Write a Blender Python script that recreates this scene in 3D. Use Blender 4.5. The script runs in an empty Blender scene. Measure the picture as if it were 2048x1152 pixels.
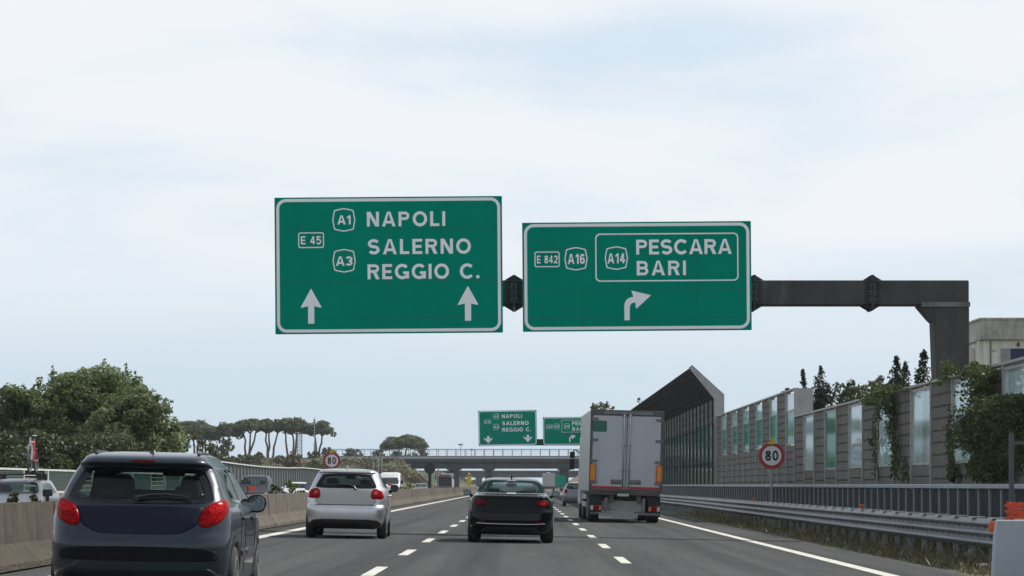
import bpy, math, random
import numpy as np
from mathutils import Vector, Matrix
R = math.radians
sc = bpy.context.scene
COL = sc.collection
# ------------------------------------------------------------------ camera
F, VX, VY, CZ = 6000.0, 1050.0, 970.0, 1.24        # focal length in px of the 2048 wide photo, vanishing point, eye height
cd = bpy.data.cameras.new('camera'); cam = bpy.data.objects.new('camera', cd); COL.objects.link(cam)
cd.sensor_width = 36.0; cd.lens = 36.0 * F / 2048.0
cd.shift_x = (1024 - VX) / 2048.0; cd.shift_y = (VY - 576) / 2048.0
cd.clip_start = 0.5; cd.clip_end = 12000
cam.location = (0, 0, CZ); cam.rotation_euler = (R(90), 0, 0)
sc.camera = cam
# ------------------------------------------------------------------ sky
SUN_EL, SUN_AZ = 48.0, 58.0                          # azimuth clockwise from the driving direction (+Y)
w = bpy.data.worlds.new('World'); sc.world = w; w.use_nodes = True
nt = w.node_tree; nt.nodes.clear()
def N(t, **k):
    n = nt.nodes.new(t)
    for a, b in k.items(): setattr(n, a, b)
    return n
out = N('ShaderNodeOutputWorld'); bg = N('ShaderNodeBackground')
sky = N('ShaderNodeTexSky', sky_type='NISHITA', sun_disc=False, sun_elevation=R(SUN_EL), sun_rotation=R(SUN_AZ),
        air_density=1.0, dust_density=1.6, ozone_density=1.0, altitude=50)
tc = N('ShaderNodeTexCoord')
mp = N('ShaderNodeMapping'); mp.inputs['Scale'].default_value = (4.4, 4.4, 20); mp.inputs['Rotation'].default_value = (0, R(-3), 0)
mp.inputs['Location'].default_value = (3.3, 1.2, 0.35)
n1 = N('ShaderNodeTexNoise'); n1.inputs['Scale'].default_value = 1.3; n1.inputs['Detail'].default_value = 7; n1.inputs['Roughness'].default_value = .5
n1.inputs['Distortion'].default_value = .25
cr = N('ShaderNodeValToRGB'); cr.color_ramp.elements[0].position = .19; cr.color_ramp.elements[1].position = .58
cr.color_ramp.interpolation = 'EASE'
sx = N('ShaderNodeSeparateXYZ')
hz = N('ShaderNodeMapRange'); hz.inputs['From Min'].default_value = .035; hz.inputs['From Max'].default_value = .085   # cloud only above the horizon haze
mul = N('ShaderNodeMath', operation='MULTIPLY')
mx = N('ShaderNodeMixRGB'); 
hc = N('ShaderNodeMixRGB'); hc.inputs[2].default_value = (6.85, 8.3, 9.65, 1)                          # summer haze whitens the blue
hc.inputs[0].default_value = .80
mx.inputs[2].default_value = (8.8, 9.15, 9.6, 1)
nt.links.new(tc.outputs['Generated'], mp.inputs[0]); nt.links.new(mp.outputs[0], n1.inputs['Vector'])
nt.links.new(n1.outputs['Fac'], cr.inputs[0]); nt.links.new(tc.outputs['Generated'], sx.inputs[0])
nt.links.new(sx.outputs['Z'], hz.inputs['Value'])
nt.links.new(cr.outputs[0], mul.inputs[0]); nt.links.new(hz.outputs[0], mul.inputs[1])
hf = N('ShaderNodeMapRange'); hf.inputs['From Min'].default_value = .16; hf.inputs['From Max'].default_value = .55; hf.inputs['To Min'].default_value = .80; hf.inputs['To Max'].default_value = .34   # haze thins towards the zenith
cf = N('ShaderNodeMapRange'); cf.inputs['From Min'].default_value = .18; cf.inputs['From Max'].default_value = .5; cf.inputs['To Min'].default_value = 1; cf.inputs['To Max'].default_value = .35
m2 = N('ShaderNodeMath', operation='MULTIPLY')
nt.links.new(sx.outputs['Z'], hf.inputs['Value']); nt.links.new(sx.outputs['Z'], cf.inputs['Value']); nt.links.new(hf.outputs[0], hc.inputs[0])
nt.links.new(mul.outputs[0], m2.inputs[0]); nt.links.new(cf.outputs[0], m2.inputs[1]); mul = m2
nt.links.new(sky.outputs[0], hc.inputs[1]); nt.links.new(hc.outputs[0], mx.inputs[1]); nt.links.new(mul.outputs[0], mx.inputs[0])
nt.links.new(mx.outputs[0], bg.inputs[0]); bg.inputs[1].default_value = .1
nt.links.new(bg.outputs[0], out.inputs[0])
# ------------------------------------------------------------------ sun, exposure
sd = bpy.data.lights.new('sun', 'SUN'); so = bpy.data.objects.new('sun', sd); COL.objects.link(so)
sd.energy = 4.4; sd.angle = R(.55); sd.color = (1, .95, .87)
sv = Vector((math.sin(R(SUN_AZ)) * math.cos(R(SUN_EL)), math.cos(R(SUN_AZ)) * math.cos(R(SUN_EL)), math.sin(R(SUN_EL))))
so.rotation_euler = sv.to_track_quat('Z', 'Y').to_euler(); so.location = sv * 200
sc.view_settings.view_transform = 'Standard'; sc.view_settings.look = 'None'; sc.view_settings.exposure = 0; sc.view_settings.gamma = 1
sc.cycles.use_denoising = True; sc.cycles.max_bounces = 8; sc.cycles.transparent_max_bounces = 24
sc.cycles.volume_bounces = 0

# ================================================================== helpers
rng = np.random.default_rng(7); random.seed(5)
def gz(X):                                           # road surface height: the carriageway falls to the right
    if X > -7: return -.02 * X
    return .14 + .02 * (X + 7)
def wp(px, py, d): return Vector(((px - VX) * d / F, d, CZ - (py - VY) * d / F))
def wx(px, d): return (px - VX) * d / F
def wz(py, d): return CZ - (py - VY) * d / F

_m = {}
def mat(name, col, rough=.6, col2=None, scale=3., stretch=(1, 1, 1), metal=0, bump=0, bscale=None, coat=0, detail=5, lo=.35, hi=.65, spec=.5, col3=None, scale3=1., lo3=.5, hi3=.7, stretch3=(1, 1, 1), emit=None, estr=0):
    if name in _m: return _m[name]
    m = bpy.data.materials.new(name); m.use_nodes = True; t = m.node_tree; b = t.nodes['Principled BSDF']; L = t.links.new
    b.inputs['Roughness'].default_value = rough; b.inputs['Metallic'].default_value = metal
    b.inputs['Coat Weight'].default_value = coat; b.inputs['Coat Roughness'].default_value = .06
    b.inputs['Specular IOR Level'].default_value = spec
    if emit: b.inputs['Emission Color'].default_value = (*emit, 1); b.inputs['Emission Strength'].default_value = estr
    c = t.nodes.new('ShaderNodeTexCoord')
    def noise(s, st, d=detail):
        p = t.nodes.new('ShaderNodeMapping'); p.inputs['Scale'].default_value = st; L(c.outputs['Object'], p.inputs[0])
        n = t.nodes.new('ShaderNodeTexNoise'); n.inputs['Scale'].default_value = s; n.inputs['Detail'].default_value = d; n.inputs['Roughness'].default_value = .6
        L(p.outputs[0], n.inputs['Vector']); return n
    if col2 is None: col2 = tuple(x * .85 for x in col)
    n = noise(scale, stretch)
    r = t.nodes.new('ShaderNodeMapRange'); r.inputs['From Min'].default_value = lo; r.inputs['From Max'].default_value = hi
    L(n.outputs['Fac'], r.inputs['Value'])
    x = t.nodes.new('ShaderNodeMixRGB'); x.inputs[1].default_value = (*col, 1); x.inputs[2].default_value = (*col2, 1); L(r.outputs[0], x.inputs[0])
    o = x.outputs[0]
    if col3 is not None:
        n3 = noise(scale3, stretch3); r3 = t.nodes.new('ShaderNodeMapRange'); r3.inputs['From Min'].default_value = lo3; r3.inputs['From Max'].default_value = hi3
        L(n3.outputs['Fac'], r3.inputs['Value'])
        x3 = t.nodes.new('ShaderNodeMixRGB'); x3.inputs[2].default_value = (*col3, 1); L(r3.outputs[0], x3.inputs[0]); L(o, x3.inputs[1]); o = x3.outputs[0]
    L(o, b.inputs['Base Color'])
    if bump:
        nb = noise(bscale or scale * 4, (1, 1, 1), 4); bp = t.nodes.new('ShaderNodeBump'); bp.inputs['Strength'].default_value = bump; bp.inputs['Distance'].default_value = .02
        L(nb.outputs['Fac'], bp.inputs['Height']); L(bp.outputs[0], b.inputs['Normal'])
    _m[name] = m; return m

def leafmat(name, a, b2, tr=.25, nscale=.35):
    if name in _m: return _m[name]
    m = bpy.data.materials.new(name); m.use_nodes = True; t = m.node_tree; L = t.links.new; t.nodes.clear()
    o = t.nodes.new('ShaderNodeOutputMaterial'); d = t.nodes.new('ShaderNodeBsdfPrincipled'); tl = t.nodes.new('ShaderNodeBsdfTranslucent'); mxs = t.nodes.new('ShaderNodeMixShader')
    d.inputs['Roughness'].default_value = .5; d.inputs['Specular IOR Level'].default_value = .35
    g = t.nodes.new('ShaderNodeNewGeometry'); c = t.nodes.new('ShaderNodeTexCoord'); n = t.nodes.new('ShaderNodeTexNoise'); n.inputs['Scale'].default_value = nscale; n.inputs['Detail'].default_value = 3
    L(c.outputs['Object'], n.inputs['Vector'])
    ad = t.nodes.new('ShaderNodeMath'); ad.operation = 'MULTIPLY_ADD'; ad.inputs[1].default_value = .55; L(g.outputs['Random Per Island'], ad.inputs[0])
    ms = t.nodes.new('ShaderNodeMapRange'); ms.inputs['From Min'].default_value = .35; ms.inputs['From Max'].default_value = .65; ms.inputs['To Max'].default_value = .45
    L(n.outputs['Fac'], ms.inputs['Value']); L(ms.outputs[0], ad.inputs[2])
    x = t.nodes.new('ShaderNodeMixRGB'); x.inputs[1].default_value = (*a, 1); x.inputs[2].default_value = (*b2, 1); L(ad.outputs[0], x.inputs[0])
    L(x.outputs[0], d.inputs['Base Color']); L(x.outputs[0], tl.inputs['Color']); mxs.inputs[0].default_value = tr
    L(d.outputs[0], mxs.inputs[1]); L(tl.outputs[0], mxs.inputs[2]); L(mxs.outputs[0], o.inputs[0])
    _m[name] = m; return m

def glassmat(name, tint, dirt=(.5, .55, .53), df=.15, rough=.03, refl=1.0, milky=False):
    if name in _m: return _m[name]
    m = bpy.data.materials.new(name); m.use_nodes = True; t = m.node_tree; L = t.links.new; t.nodes.clear()
    o = t.nodes.new('ShaderNodeOutputMaterial'); tr = t.nodes.new('ShaderNodeBsdfTransparent'); tr.inputs[0].default_value = (*tint, 1)
    gl = t.nodes.new('ShaderNodeBsdfGlossy'); gl.inputs['Roughness'].default_value = rough; gl.inputs['Color'].default_value = (.9, .95, .95, 1)
    fr = t.nodes.new('ShaderNodeFresnel'); fr.inputs[0].default_value = 1.5
    k = t.nodes.new('ShaderNodeMath'); k.operation = 'MULTIPLY'; k.inputs[1].default_value = refl; L(fr.outputs[0], k.inputs[0])
    dd = t.nodes.new('ShaderNodeBsdfDiffuse'); dd.inputs[0].default_value = (*dirt, 1)
    if milky:
        tl = t.nodes.new('ShaderNodeBsdfTranslucent'); tl.inputs[0].default_value = (*dirt, 1); ms = t.nodes.new('ShaderNodeMixShader'); ms.inputs[0].default_value = .6; L(dd.outputs[0], ms.inputs[1]); L(tl.outputs[0], ms.inputs[2]); dd = ms
    n = t.nodes.new('ShaderNodeTexNoise'); n.inputs['Scale'].default_value = 1.1; n.inputs['Detail'].default_value = 5; c = t.nodes.new('ShaderNodeTexCoord'); L(c.outputs['Object'], n.inputs['Vector'])
    k2 = t.nodes.new('ShaderNodeMath'); k2.operation = 'MULTIPLY'; k2.inputs[1].default_value = df * 2; L(n.outputs['Fac'], k2.inputs[0])
    a = t.nodes.new('ShaderNodeMixShader'); L(k2.outputs[0], a.inputs[0]); L(tr.outputs[0], a.inputs[1]); L(dd.outputs[0], a.inputs[2])
    b = t.nodes.new('ShaderNodeMixShader'); L(k.outputs[0], b.inputs[0]); L(a.outputs[0], b.inputs[1]); L(gl.outputs[0], b.inputs[2])
    L(b.outputs[0], o.inputs[0]); _m[name] = m; return m

def mk(name, v, f, m, parent=None, smooth=False, mids=None):
    me = bpy.data.meshes.new(name); me.from_pydata([tuple(p) for p in v], [], f); me.update()
    for q in (m if isinstance(m, (list, tuple)) else [m]): me.materials.append(q)
    if mids is not None: me.polygons.foreach_set('material_index', mids)
    if smooth: me.polygons.foreach_set('use_smooth', [True] * len(me.polygons))
    o = bpy.data.objects.new(name, me); COL.objects.link(o)
    if parent: o.parent = parent
    return o
class MB:
    def __init__(s): s.v = []; s.f = []; s.mi = []; s.cur = 0
    def add(s, v, f):
        b = len(s.v); s.v += [tuple(p) for p in v]; s.f += [[i + b for i in q] for q in f]; s.mi += [s.cur] * len(f)
    def mat(s, i): s.cur = i; return s
    def box(s, x0, x1, y0, y1, z0, z1):
        s.add([(x0, y0, z0), (x1, y0, z0), (x1, y1, z0), (x0, y1, z0), (x0, y0, z1), (x1, y0, z1), (x1, y1, z1), (x0, y1, z1)],
              [(0, 3, 2, 1), (4, 5, 6, 7), (0, 1, 5, 4), (1, 2, 6, 5), (2, 3, 7, 6), (3, 0, 4, 7)]); return s
    def prism(s, poly, a0, a1, axis='y'):                 # poly in the two other axes, extruded from a0 to a1
        n = len(poly)
        P = (lambda p, a: (p[0], a, p[1])) if axis == 'y' else (lambda p, a: (a, p[0], p[1])) if axis == 'x' else (lambda p, a: (p[0], p[1], a))
        s.add([P(p, a0) for p in poly] + [P(p, a1) for p in poly],
              [list(range(n))[::-1], list(range(n, 2 * n))] + [(i, (i + 1) % n, n + (i + 1) % n, n + i) for i in range(n)]); return s
    def tube(s, p0, p1, r0, r1=None, n=8):
        p0, p1 = Vector(p0), Vector(p1); r1 = r0 if r1 is None else r1
        d = (p1 - p0).normalized(); a = d.orthogonal().normalized(); b = d.cross(a)
        v = []
        for p, r in ((p0, r0), (p1, r1)):
            v += [p + (a * math.cos(6.28318 * i / n) + b * math.sin(6.28318 * i / n)) * r for i in range(n)]
        s.add(v, [(i, (i + 1) % n, n + (i + 1) % n, n + i) for i in range(n)] + [list(range(n))[::-1], list(range(n, 2 * n))]); return s
    def path(s, pts, rs, n=8):
        for i in range(len(pts) - 1): s.tube(pts[i], pts[i + 1], rs[i], rs[i + 1], n)
        return s
    def lathe(s, prof, c=(0, 0, 0), axis='z', n=24):      # prof: (radius, height)
        v = []
        for r, h in prof:
            for i in range(n):
                a = 6.28318 * i / n; x, y = r * math.cos(a), r * math.sin(a)
                v.append((c[0] + x, c[1] + y, c[2] + h) if axis == 'z' else (c[0] + h, c[1] + x, c[2] + y) if axis == 'x' else (c[0] + x, c[1] + h, c[2] + y))
        f = []
        for k in range(len(prof) - 1):
            for i in range(n): f.append((k * n + i, k * n + (i + 1) % n, (k + 1) * n + (i + 1) % n, (k + 1) * n + i))
        f.append(list(range(n))[::-1]); f.append([(len(prof) - 1) * n + i for i in range(n)])
        s.add(v, f); return s
    def ell(s, c, r, n=12, m=8):
        v = []; f = []
        for j in range(m + 1):
            t = math.pi * j / m
            for i in range(n):
                a = 6.28318 * i / n; v.append((c[0] + r[0] * math.sin(t) * math.cos(a), c[1] + r[1] * math.sin(t) * math.sin(a), c[2] + r[2] * math.cos(t)))
        for j in range(m):
            for i in range(n): f.append((j * n + i, (j + 1) * n + i, (j + 1) * n + (i + 1) % n, j * n + (i + 1) % n))
        s.add(v, f); return s
    def build(s, name, m, parent=None, smooth=False, bev=0, bseg=2):
        o = mk(name, s.v, s.f, m, parent, smooth, s.mi)
        if bev:
            b = o.modifiers.new('bevel', 'BEVEL'); b.width = bev; b.segments = bseg; b.limit_method = 'ANGLE'; b.angle_limit = R(40)
        return o
def tag(o, label=None, cat=None, group=None, kind=None):
    if label: o['label'] = label
    if cat: o['category'] = cat
    if group: o['group'] = group
    if kind: o['kind'] = kind
    return o
def thing(name, label, cat, loc=(0, 0, 0), group=None, rz=0):
    o = bpy.data.objects.new(name, None); COL.objects.link(o); o.empty_display_size = .2
    o.location = loc; o.rotation_euler = (0, 0, rz); return tag(o, label, cat, group)
def dup(root, loc, rz=None, label=None, group=None):
    r = root.copy(); COL.objects.link(r); r.location = loc
    if rz is not None: r.rotation_euler = (0, 0, rz)
    if label: r['label'] = label
    if group: r['group'] = group
    for ch in list(root.children):
        c = ch.copy(); COL.objects.link(c); c.parent = r
        for g in list(ch.children):
            d = g.copy(); COL.objects.link(d); d.parent = c
    return r
def repeat(name, mb, m, parent, spots, cap=100, **kw):
    """one part per spot (offset along y), the farthest beyond the cap merged in one part"""
    spots = list(spots); o0 = None
    for y in spots[:cap]:
        if o0 is None: o = o0 = mb.build(name, m, parent, **kw)
        else: o = o0.copy(); COL.objects.link(o)
        o.location = (0, y, 0)
    if len(spots) > cap:
        r = MB()
        for y in spots[cap:]: r.add([(p[0], p[1] + y, p[2]) for p in mb.v], mb.f)
        r.build(name, m, parent)['kind'] = 'stuff'
def struct(o): o['kind'] = 'structure'; return o

# ================================================================== ground, roads
asphalt = mat('asphalt', (.070, .071, .0715), .9, (.088, .088, .087), 1.2, (1, .06, 1), bump=.25, bscale=60, detail=8, col3=(.043, .043, .0445), scale3=.6, stretch3=(1.6, .012, 1), lo3=.48, hi3=.7, spec=.04)
_t = asphalt.node_tree                                   # mineral speckle of the open surface
def speckle(m, amt=.5, sc_=38):
    t = m.node_tree; b = t.nodes['Principled BSDF']; L = t.links.new; src = b.inputs['Base Color'].links[0].from_socket
    c = t.nodes.new('ShaderNodeTexCoord'); n = t.nodes.new('ShaderNodeTexNoise'); n.inputs['Scale'].default_value = sc_; n.inputs['Detail'].default_value = 2; L(c.outputs['Object'], n.inputs['Vector'])
    r = t.nodes.new('ShaderNodeMapRange'); r.inputs['From Min'].default_value = .3; r.inputs['From Max'].default_value = .7; r.inputs['To Min'].default_value = 1 - amt; r.inputs['To Max'].default_value = 1 + amt
    L(n.outputs['Fac'], r.inputs['Value']); x = t.nodes.new('ShaderNodeMixRGB'); x.blend_type = 'MULTIPLY'; x.inputs[0].default_value = 1
    L(src, x.inputs[1]); L(r.outputs[0], x.inputs[2]); L(x.outputs[0], b.inputs['Base Color'])
speckle(asphalt, .45, 30)
earth = mat('earth', (.075, .07, .04), .95, (.045, .055, .022), .25, col3=(.11, .095, .05), scale3=.06, bump=.5, bscale=4)
hillm = mat('dry_slope', (.105, .075, .045), .95, (.05, .05, .022), .22, (1, 1, 2), col3=(.045, .06, .02), scale3=.07, lo3=.42, hi3=.6, bump=.8, bscale=1.5, detail=9)
tanm = mat('bare_slope', (.19, .145, .09), .95, (.11, .09, .05), .4, bump=.6, detail=8)
paint = mat('road_paint', (.66, .64, .57), .7, (.50, .48, .43), 2.5, (3, .6, 1), col3=(.36, .35, .33), scale3=5, lo3=.58, hi3=.78, bump=.1, spec=.1)
def strip(prof, ys, name, m):                            # sheet following an X,Z profile
    v = []; f = []
    for y in ys:
        for x, z in prof: v.append((x, y, z))
    n = len(prof)
    for j in range(len(ys) - 1):
        for i in range(n - 1): f.append((j * n + i, j * n + i + 1, (j + 1) * n + i + 1, (j + 1) * n + i))
    return struct(mk(name, v, f, m))
gp = [(-4000, 1.2), (-120, 1.6), (-26, 1.7), (-22, 1.3), (-19.6, .1), (-18.6, gz(-18.6) - .03), (-7, .11), (0, -.03), (9.0, -.21), (10.6, -.27), (16, -.3), (60, -.4), (4000, -1)]
strip(gp, [-60, 0, 40, 100, 200, 400, 700, 1200, 2500, 6000], 'ground', earth)
strip([(-6.45, gz(-6.45)), (0, 0), (6.75, gz(6.75))], [-40, 0, 60, 150, 400, 900, 2400], 'road', asphalt)
strip([(-18.4, gz(-18.4)), (-13, gz(-13)), (-7.9, gz(-7.9))], [-40, 0, 60, 150, 400, 900, 2400], 'opposite_road', asphalt)
def lines():
    a = MB(); b = MB(); c = MB()
    def q(mb, x, y0, y1, hw, n=1):
        for k in range(n):
            ya = y0 + (y1 - y0) * k / n; yb = y0 + (y1 - y0) * (k + 1) / n
            mb.add([(x - hw, ya, gz(x - hw) + .005), (x + hw, ya, gz(x + hw) + .005), (x + hw, yb, gz(x + hw) + .005), (x - hw, yb, gz(x - hw) + .005)], [(0, 1, 2, 3)])
    q(a, 5.42, 5, 2000, .125, 30); q(a, -5.72, 5, 2000, .14, 30)
    y = F * 1.27 / 150 - 11.6 * 2 - 2.2
    while y < 1300:                                     # right lane dashes
        q(b, 1.645, y, y + 4.4, .085); y += 11.6
    y = F * 1.2 / 173 - 11.6 * 2 - 2.2
    while y < 1300:
        q(c, -2.08, y, y + 4.4, .085); y += 11.6
    for x in (-9.4, -17.6): q(a, x, 5, 1400, .1, 20)
    d = MB(); y = 10
    while y < 900: q(d, -13.4, y, y + 4.4, .08); y += 11.6
    for mb, n in ((a, 'road_edge_line'), (b, 'lane_dashes'), (c, 'lane_dashes'), (d, 'lane_dashes')):
        struct(mb.build(n, paint))
lines()
# bridge approach embankments (the overpass ramp climbs on them)
def mound(name, x0, x1, xt0, xt1, y0, y1, yt0, yt1, h, m, nx=60, ny=14, seed=1, zb=-.4):
    r = np.random.default_rng(seed); v = []; f = []
    for j in range(ny + 1):
        for i in range(nx + 1):
            u = i / nx; t = j / ny; X = x0 + (x1 - x0) * u; Y = y0 + (y1 - y0) * t
            fx = min(1, (X - x0) / max(1e-3, xt0 - x0)) if X < xt0 else min(1, (x1 - X) / max(1e-3, x1 - xt1)) if X > xt1 else 1
            fy = (Y - y0) / (yt0 - y0) if Y < yt0 else (y1 - Y) / (y1 - yt1) if Y > yt1 else 1
            k = max(0, min(fx, fy, 1)); v.append((X, Y, zb + (h - zb) * k + (r.normal() * .22 if 0 < k else 0)))
    for j in range(ny):
        for i in range(nx): a = j * (nx + 1) + i; f.append((a, a + 1, a + nx + 2, a + nx + 1))
    return struct(mk(name, v, f, m, smooth=True))
BD = 700.0
mound('embankment', -260, -20.5, -250, -29, 655, 740, 688, 722, 7.4, hillm, nx=90)
mound('embankment', 11, 160, 19, 150, 660, 740, 688, 722, 7.4, tanm, nx=60, seed=3)
mound('far_embankment', -300, -22, -290, -34, 1270, 1350, 1296, 1320, 7.2, hillm, nx=60, seed=5)
mound('far_embankment', 14, 260, 26, 250, 1270, 1350, 1296, 1320, 7.2, tanm, nx=60, seed=6)
# ================================================================== gantries and overhead signs
green = mat('sign_green', (.0005, .27, .18), .7, (.0005, .245, .163), 1.2, (1, 1, .4), detail=6, spec=.0)
signwhite = mat('sign_white', (.92, .92, .91), .6, (.88, .88, .88), 2)
galv = mat('galvanised_steel', (.36, .38, .40), .5, (.28, .30, .32), 2.2, metal=.55, detail=6)
darksteel = mat('weathered_steel', (.075, .071, .066), .8, (.045, .043, .041), 1.6, (1, 1, .35), detail=8, bump=.15, col3=(.15, .145, .14), scale3=1.2, stretch3=(1, 1, .25), lo3=.6, hi3=.75)
flange_m = mat('flange_steel', (.05, .05, .055), .7, (.03, .03, .035), 3)
# even stroke road lettering, drawn stroke by stroke (unit cap height)
def _arc(cx, cy, rx, ry, a0, a1, n=18): return [(cx + rx * math.cos(R(a0 + (a1 - a0) * k / n)), cy + ry * math.sin(R(a0 + (a1 - a0) * k / n))) for k in range(n + 1)]
def _stroke(p, t):
    L_, R_ = [], []
    for i in range(len(p)):
        d0 = Vector(p[i]) - Vector(p[i - 1]) if i else Vector(p[1]) - Vector(p[0]); d1 = Vector(p[i + 1]) - Vector(p[i]) if i < len(p) - 1 else d0
        d0.normalize(); d1.normalize(); d = (d0 + d1).normalized(); n = Vector((-d.y, d.x)); k = t / 2 / max(.35, d.dot(d1)); q = Vector(p[i]); L_.append(q + n * k); R_.append(q - n * k)
    return [[tuple(L_[i]), tuple(R_[i]), tuple(R_[i + 1]), tuple(L_[i + 1])] for i in range(len(p) - 1)]
def glyph(c, t):
    bx = lambda x0, x1, y0, y1: [[(x0, y1), (x0, y0), (x1, y0), (x1, y1)]]
    h = t / 2; t9 = t * .92
    if c == 'I': return t, bx(0, t, 0, 1)
    if c == 'L': return .62, bx(0, t, 0, 1) + bx(t, .62, 0, t9)
    if c == 'E': return .66, bx(0, t, 0, 1) + bx(t, .66, 0, t9) + bx(t, .60, .5 - t9 / 2, .5 + t9 / 2) + bx(t, .65, 1 - t9, 1)
    if c == 'N': w = .82; return w, bx(0, t, 0, 1) + bx(w - t, w, 0, 1) + [[(0, 1), (w - t * 1.22, 0), (w, 0), (t * 1.22, 1)]]
    if c == 'A':
        w = .92; m = w / 2; k = t * 1.08; return w, [[(0, 0), (k, 0), (m + .03, 1), (m - t * .56, 1)], [(w - k, 0), (w, 0), (m + t * .56, 1), (m - .03, 1)], [(w * .2, .2), (w * .8, .2), (w * .74, .2 + t9), (w * .26, .2 + t9)]]
    if c in 'PRB':
        w = .76 if c == 'P' else .80; zc = .43 + h * .9 if c != 'B' else .5; top = 1 - h
        r = (top - zc) / 2; xr = w - h - r * 1.05 - (.04 if c == 'B' else .02)
        g = bx(0, t, 0, 1) + _stroke([(t * .6, top), (xr, top)] + _arc(xr, (top + zc) / 2, r * 1.05, r, 90, -90, 12)[1:] + [(t * .6, zc)], t9)
        if c == 'R': g += [[(w * .40, zc), (w - t * 1.2, 0), (w, 0), (w * .40 + t * 1.22, zc)]]
        if c == 'B': r2 = (zc - h) / 2; g += _stroke([(t * .6, zc), (w - h - r2 * 1.05, zc)] + _arc(w - h - r2 * 1.05, (zc + h) / 2, r2 * 1.05, r2, 90, -90, 12)[1:] + [(t * .6, h)], t9)
        return w, g
    if c in 'O0':
        w = .98 if c == 'O' else .72; return w, _stroke(_arc(w / 2, .5, w / 2 - h, .5 - h + .012, 0, 360, 36), t)
    if c == 'C': w = .90; return w, _stroke(_arc(.49, .5, .49 - h, .5 - h + .012, 42, 318, 30), t)
    if c == 'G': w = .94; return w, _stroke(_arc(.49, .5, .49 - h, .5 - h + .012, 42, 325, 30), t) + bx(.54, w, .5 - t * .85, .5 + t * .05) + bx(w - t, w, .03, .5 - t * .84)
    if c == 'S':
        w = .80; r = (1 - t) / 4; rx = w / 2 - h - .01; return w, _stroke(_arc(w / 2, 1 - h - r, rx, r + .01, 28, 180, 14) + _arc(w / 2, 1 - h - r, rx, r, 180, 262, 6)[1:] + _arc(w / 2, h + r, rx, r, 82, 0, 8)[0:] + _arc(w / 2, h + r, rx, r + .01, 0, -152, 14)[1:], t)
    if c == '.': return t * 1.15, [_arc(t * .575, t * .575, t * .6, t * .6, 0, 345, 16)]
    if c == '1': return .42, bx(.42 - t, .42, 0, 1) + [[(0, .80), (0, .80 - t * .8), (.42 - t * .5, .90 - t * .55), (.42 - t * .5, 1), (.42 - t * .95, 1)]]
    if c == '4': w = .72; return w, bx(w * .78 - t, w * .78, 0, 1) + bx(0, w, .2, .2 + t9) + [[(0, .2 + t * .8), (0, .2 + t * .05), (t * .9, .2 + t * .5), (w * .78 - t * .2, 1), (w * .78 - t * 1.05, 1)]]
    if c == '3': w = .70; r = (1 - t) / 4; return w, _stroke(_arc(.32, 1 - h - r, .38 - h, r, 155, -90, 16), t) + _stroke(_arc(.32, h + r, .38 - h, r, 90, -155, 16), t)
    if c == '5': w = .70; return w, bx(.06, .64, 1 - t9, 1) + [[(.06, 1 - t * .5), (.02, .46), (.02 + t, .46), (.06 + t, 1 - t * .5)]] + _stroke(_arc(.33, .33, .37 - h, .33 - h + .03, 140, -150, 20), t)
    if c == '6': w = .70; return w, _stroke(_arc(w / 2, .32, w / 2 - h, .32 - h, 0, 360, 28), t) + _stroke([(w * .86, .82)] + _arc(w / 2, .62, w / 2 - h, .38 - h, 55, 180, 12) + [(h, .32)], t)
    if c == '8': w = .72; return w, _stroke(_arc(w / 2, .285, w / 2 - h, .285 - h, 0, 360, 28), t) + _stroke(_arc(w / 2, .745, w / 2 - h - .03, .255 - h, 0, 360, 28), t)
    if c == '2': w = .70; return w, bx(0, w, 0, t9) + _stroke(_arc(w / 2, .70, w / 2 - h, .30 - h, 165, -35, 16) + [(t * .7, t * .55)], t)
    return .36, []
def text_obj(name, body, x0, x1, z0, z1, y, m, parent, t=.20, gap=None, th=.004):
    H = z1 - z0; gl = [glyph(c, t) for c in body]; sw = sum(g[0] for g in gl); n = max(1, len(body) - 1); W = (x1 - x0) / H
    g = (W - sw) / n; k = 1.0
    if g < .10 or g > .34: g = .17; k = W / (sw + g * n)
    v = []; f = []; x = 0; c = 0
    for wd, polys in gl:
        for p in polys:
            b_ = len(v); v += [(x0 + (x + q[0]) * k * H, y - .00025 * (c % 9), z0 + q[1] * H) for q in p]; f.append(list(range(b_, b_ + len(p)))); c += 1
        x += wd + g
    return mk(name, v, f, m, parent)
def rrect(x0, x1, z0, z1, r, n=6):
    p = []
    for cx, cz, a0 in ((x1 - r, z1 - r, 0), (x0 + r, z1 - r, 90), (x0 + r, z0 + r, 180), (x1 - r, z0 + r, 270)):
        for i in range(n + 1): a = R(a0 + 90 * i / n); p.append((cx + r * math.cos(a), cz + r * math.sin(a)))
    return p
def ring(mb, outer, inner, y0, y1):
    n = len(outer)
    v = [(p[0], y0, p[1]) for p in outer] + [(p[0], y0, p[1]) for p in inner] + [(p[0], y1, p[1]) for p in outer] + [(p[0], y1, p[1]) for p in inner]
    f = []
    for i in range(n):
        j = (i + 1) % n
        f += [(i, j, n + j, n + i), (i, 2 * n + i, 2 * n + j, j), (n + i, n + j, 3 * n + j, 3 * n + i)]
    mb.add(v, f)
def shield(cx, cz, w_, h_, k=1.0):
    w_ *= k; h_ *= k
    return [(cx + a * w_ / 2, cz + b * h_ / 2) for a, b in ((0, 1), (.40, .93), (.80, .84), (.86, .76), (1, 0), (.86, -.76), (.80, -.84), (.40, -.93), (0, -1), (-.40, -.93), (-.80, -.84), (-.86, -.76), (-1, 0), (-.86, .76), (-.80, .84), (-.40, .93))]
S = 80.0                                                  # px per metre at the first gantry
def sign_root(name, label, x0, y1, d, tilt):              # local origin: centre of panel
    return None
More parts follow.
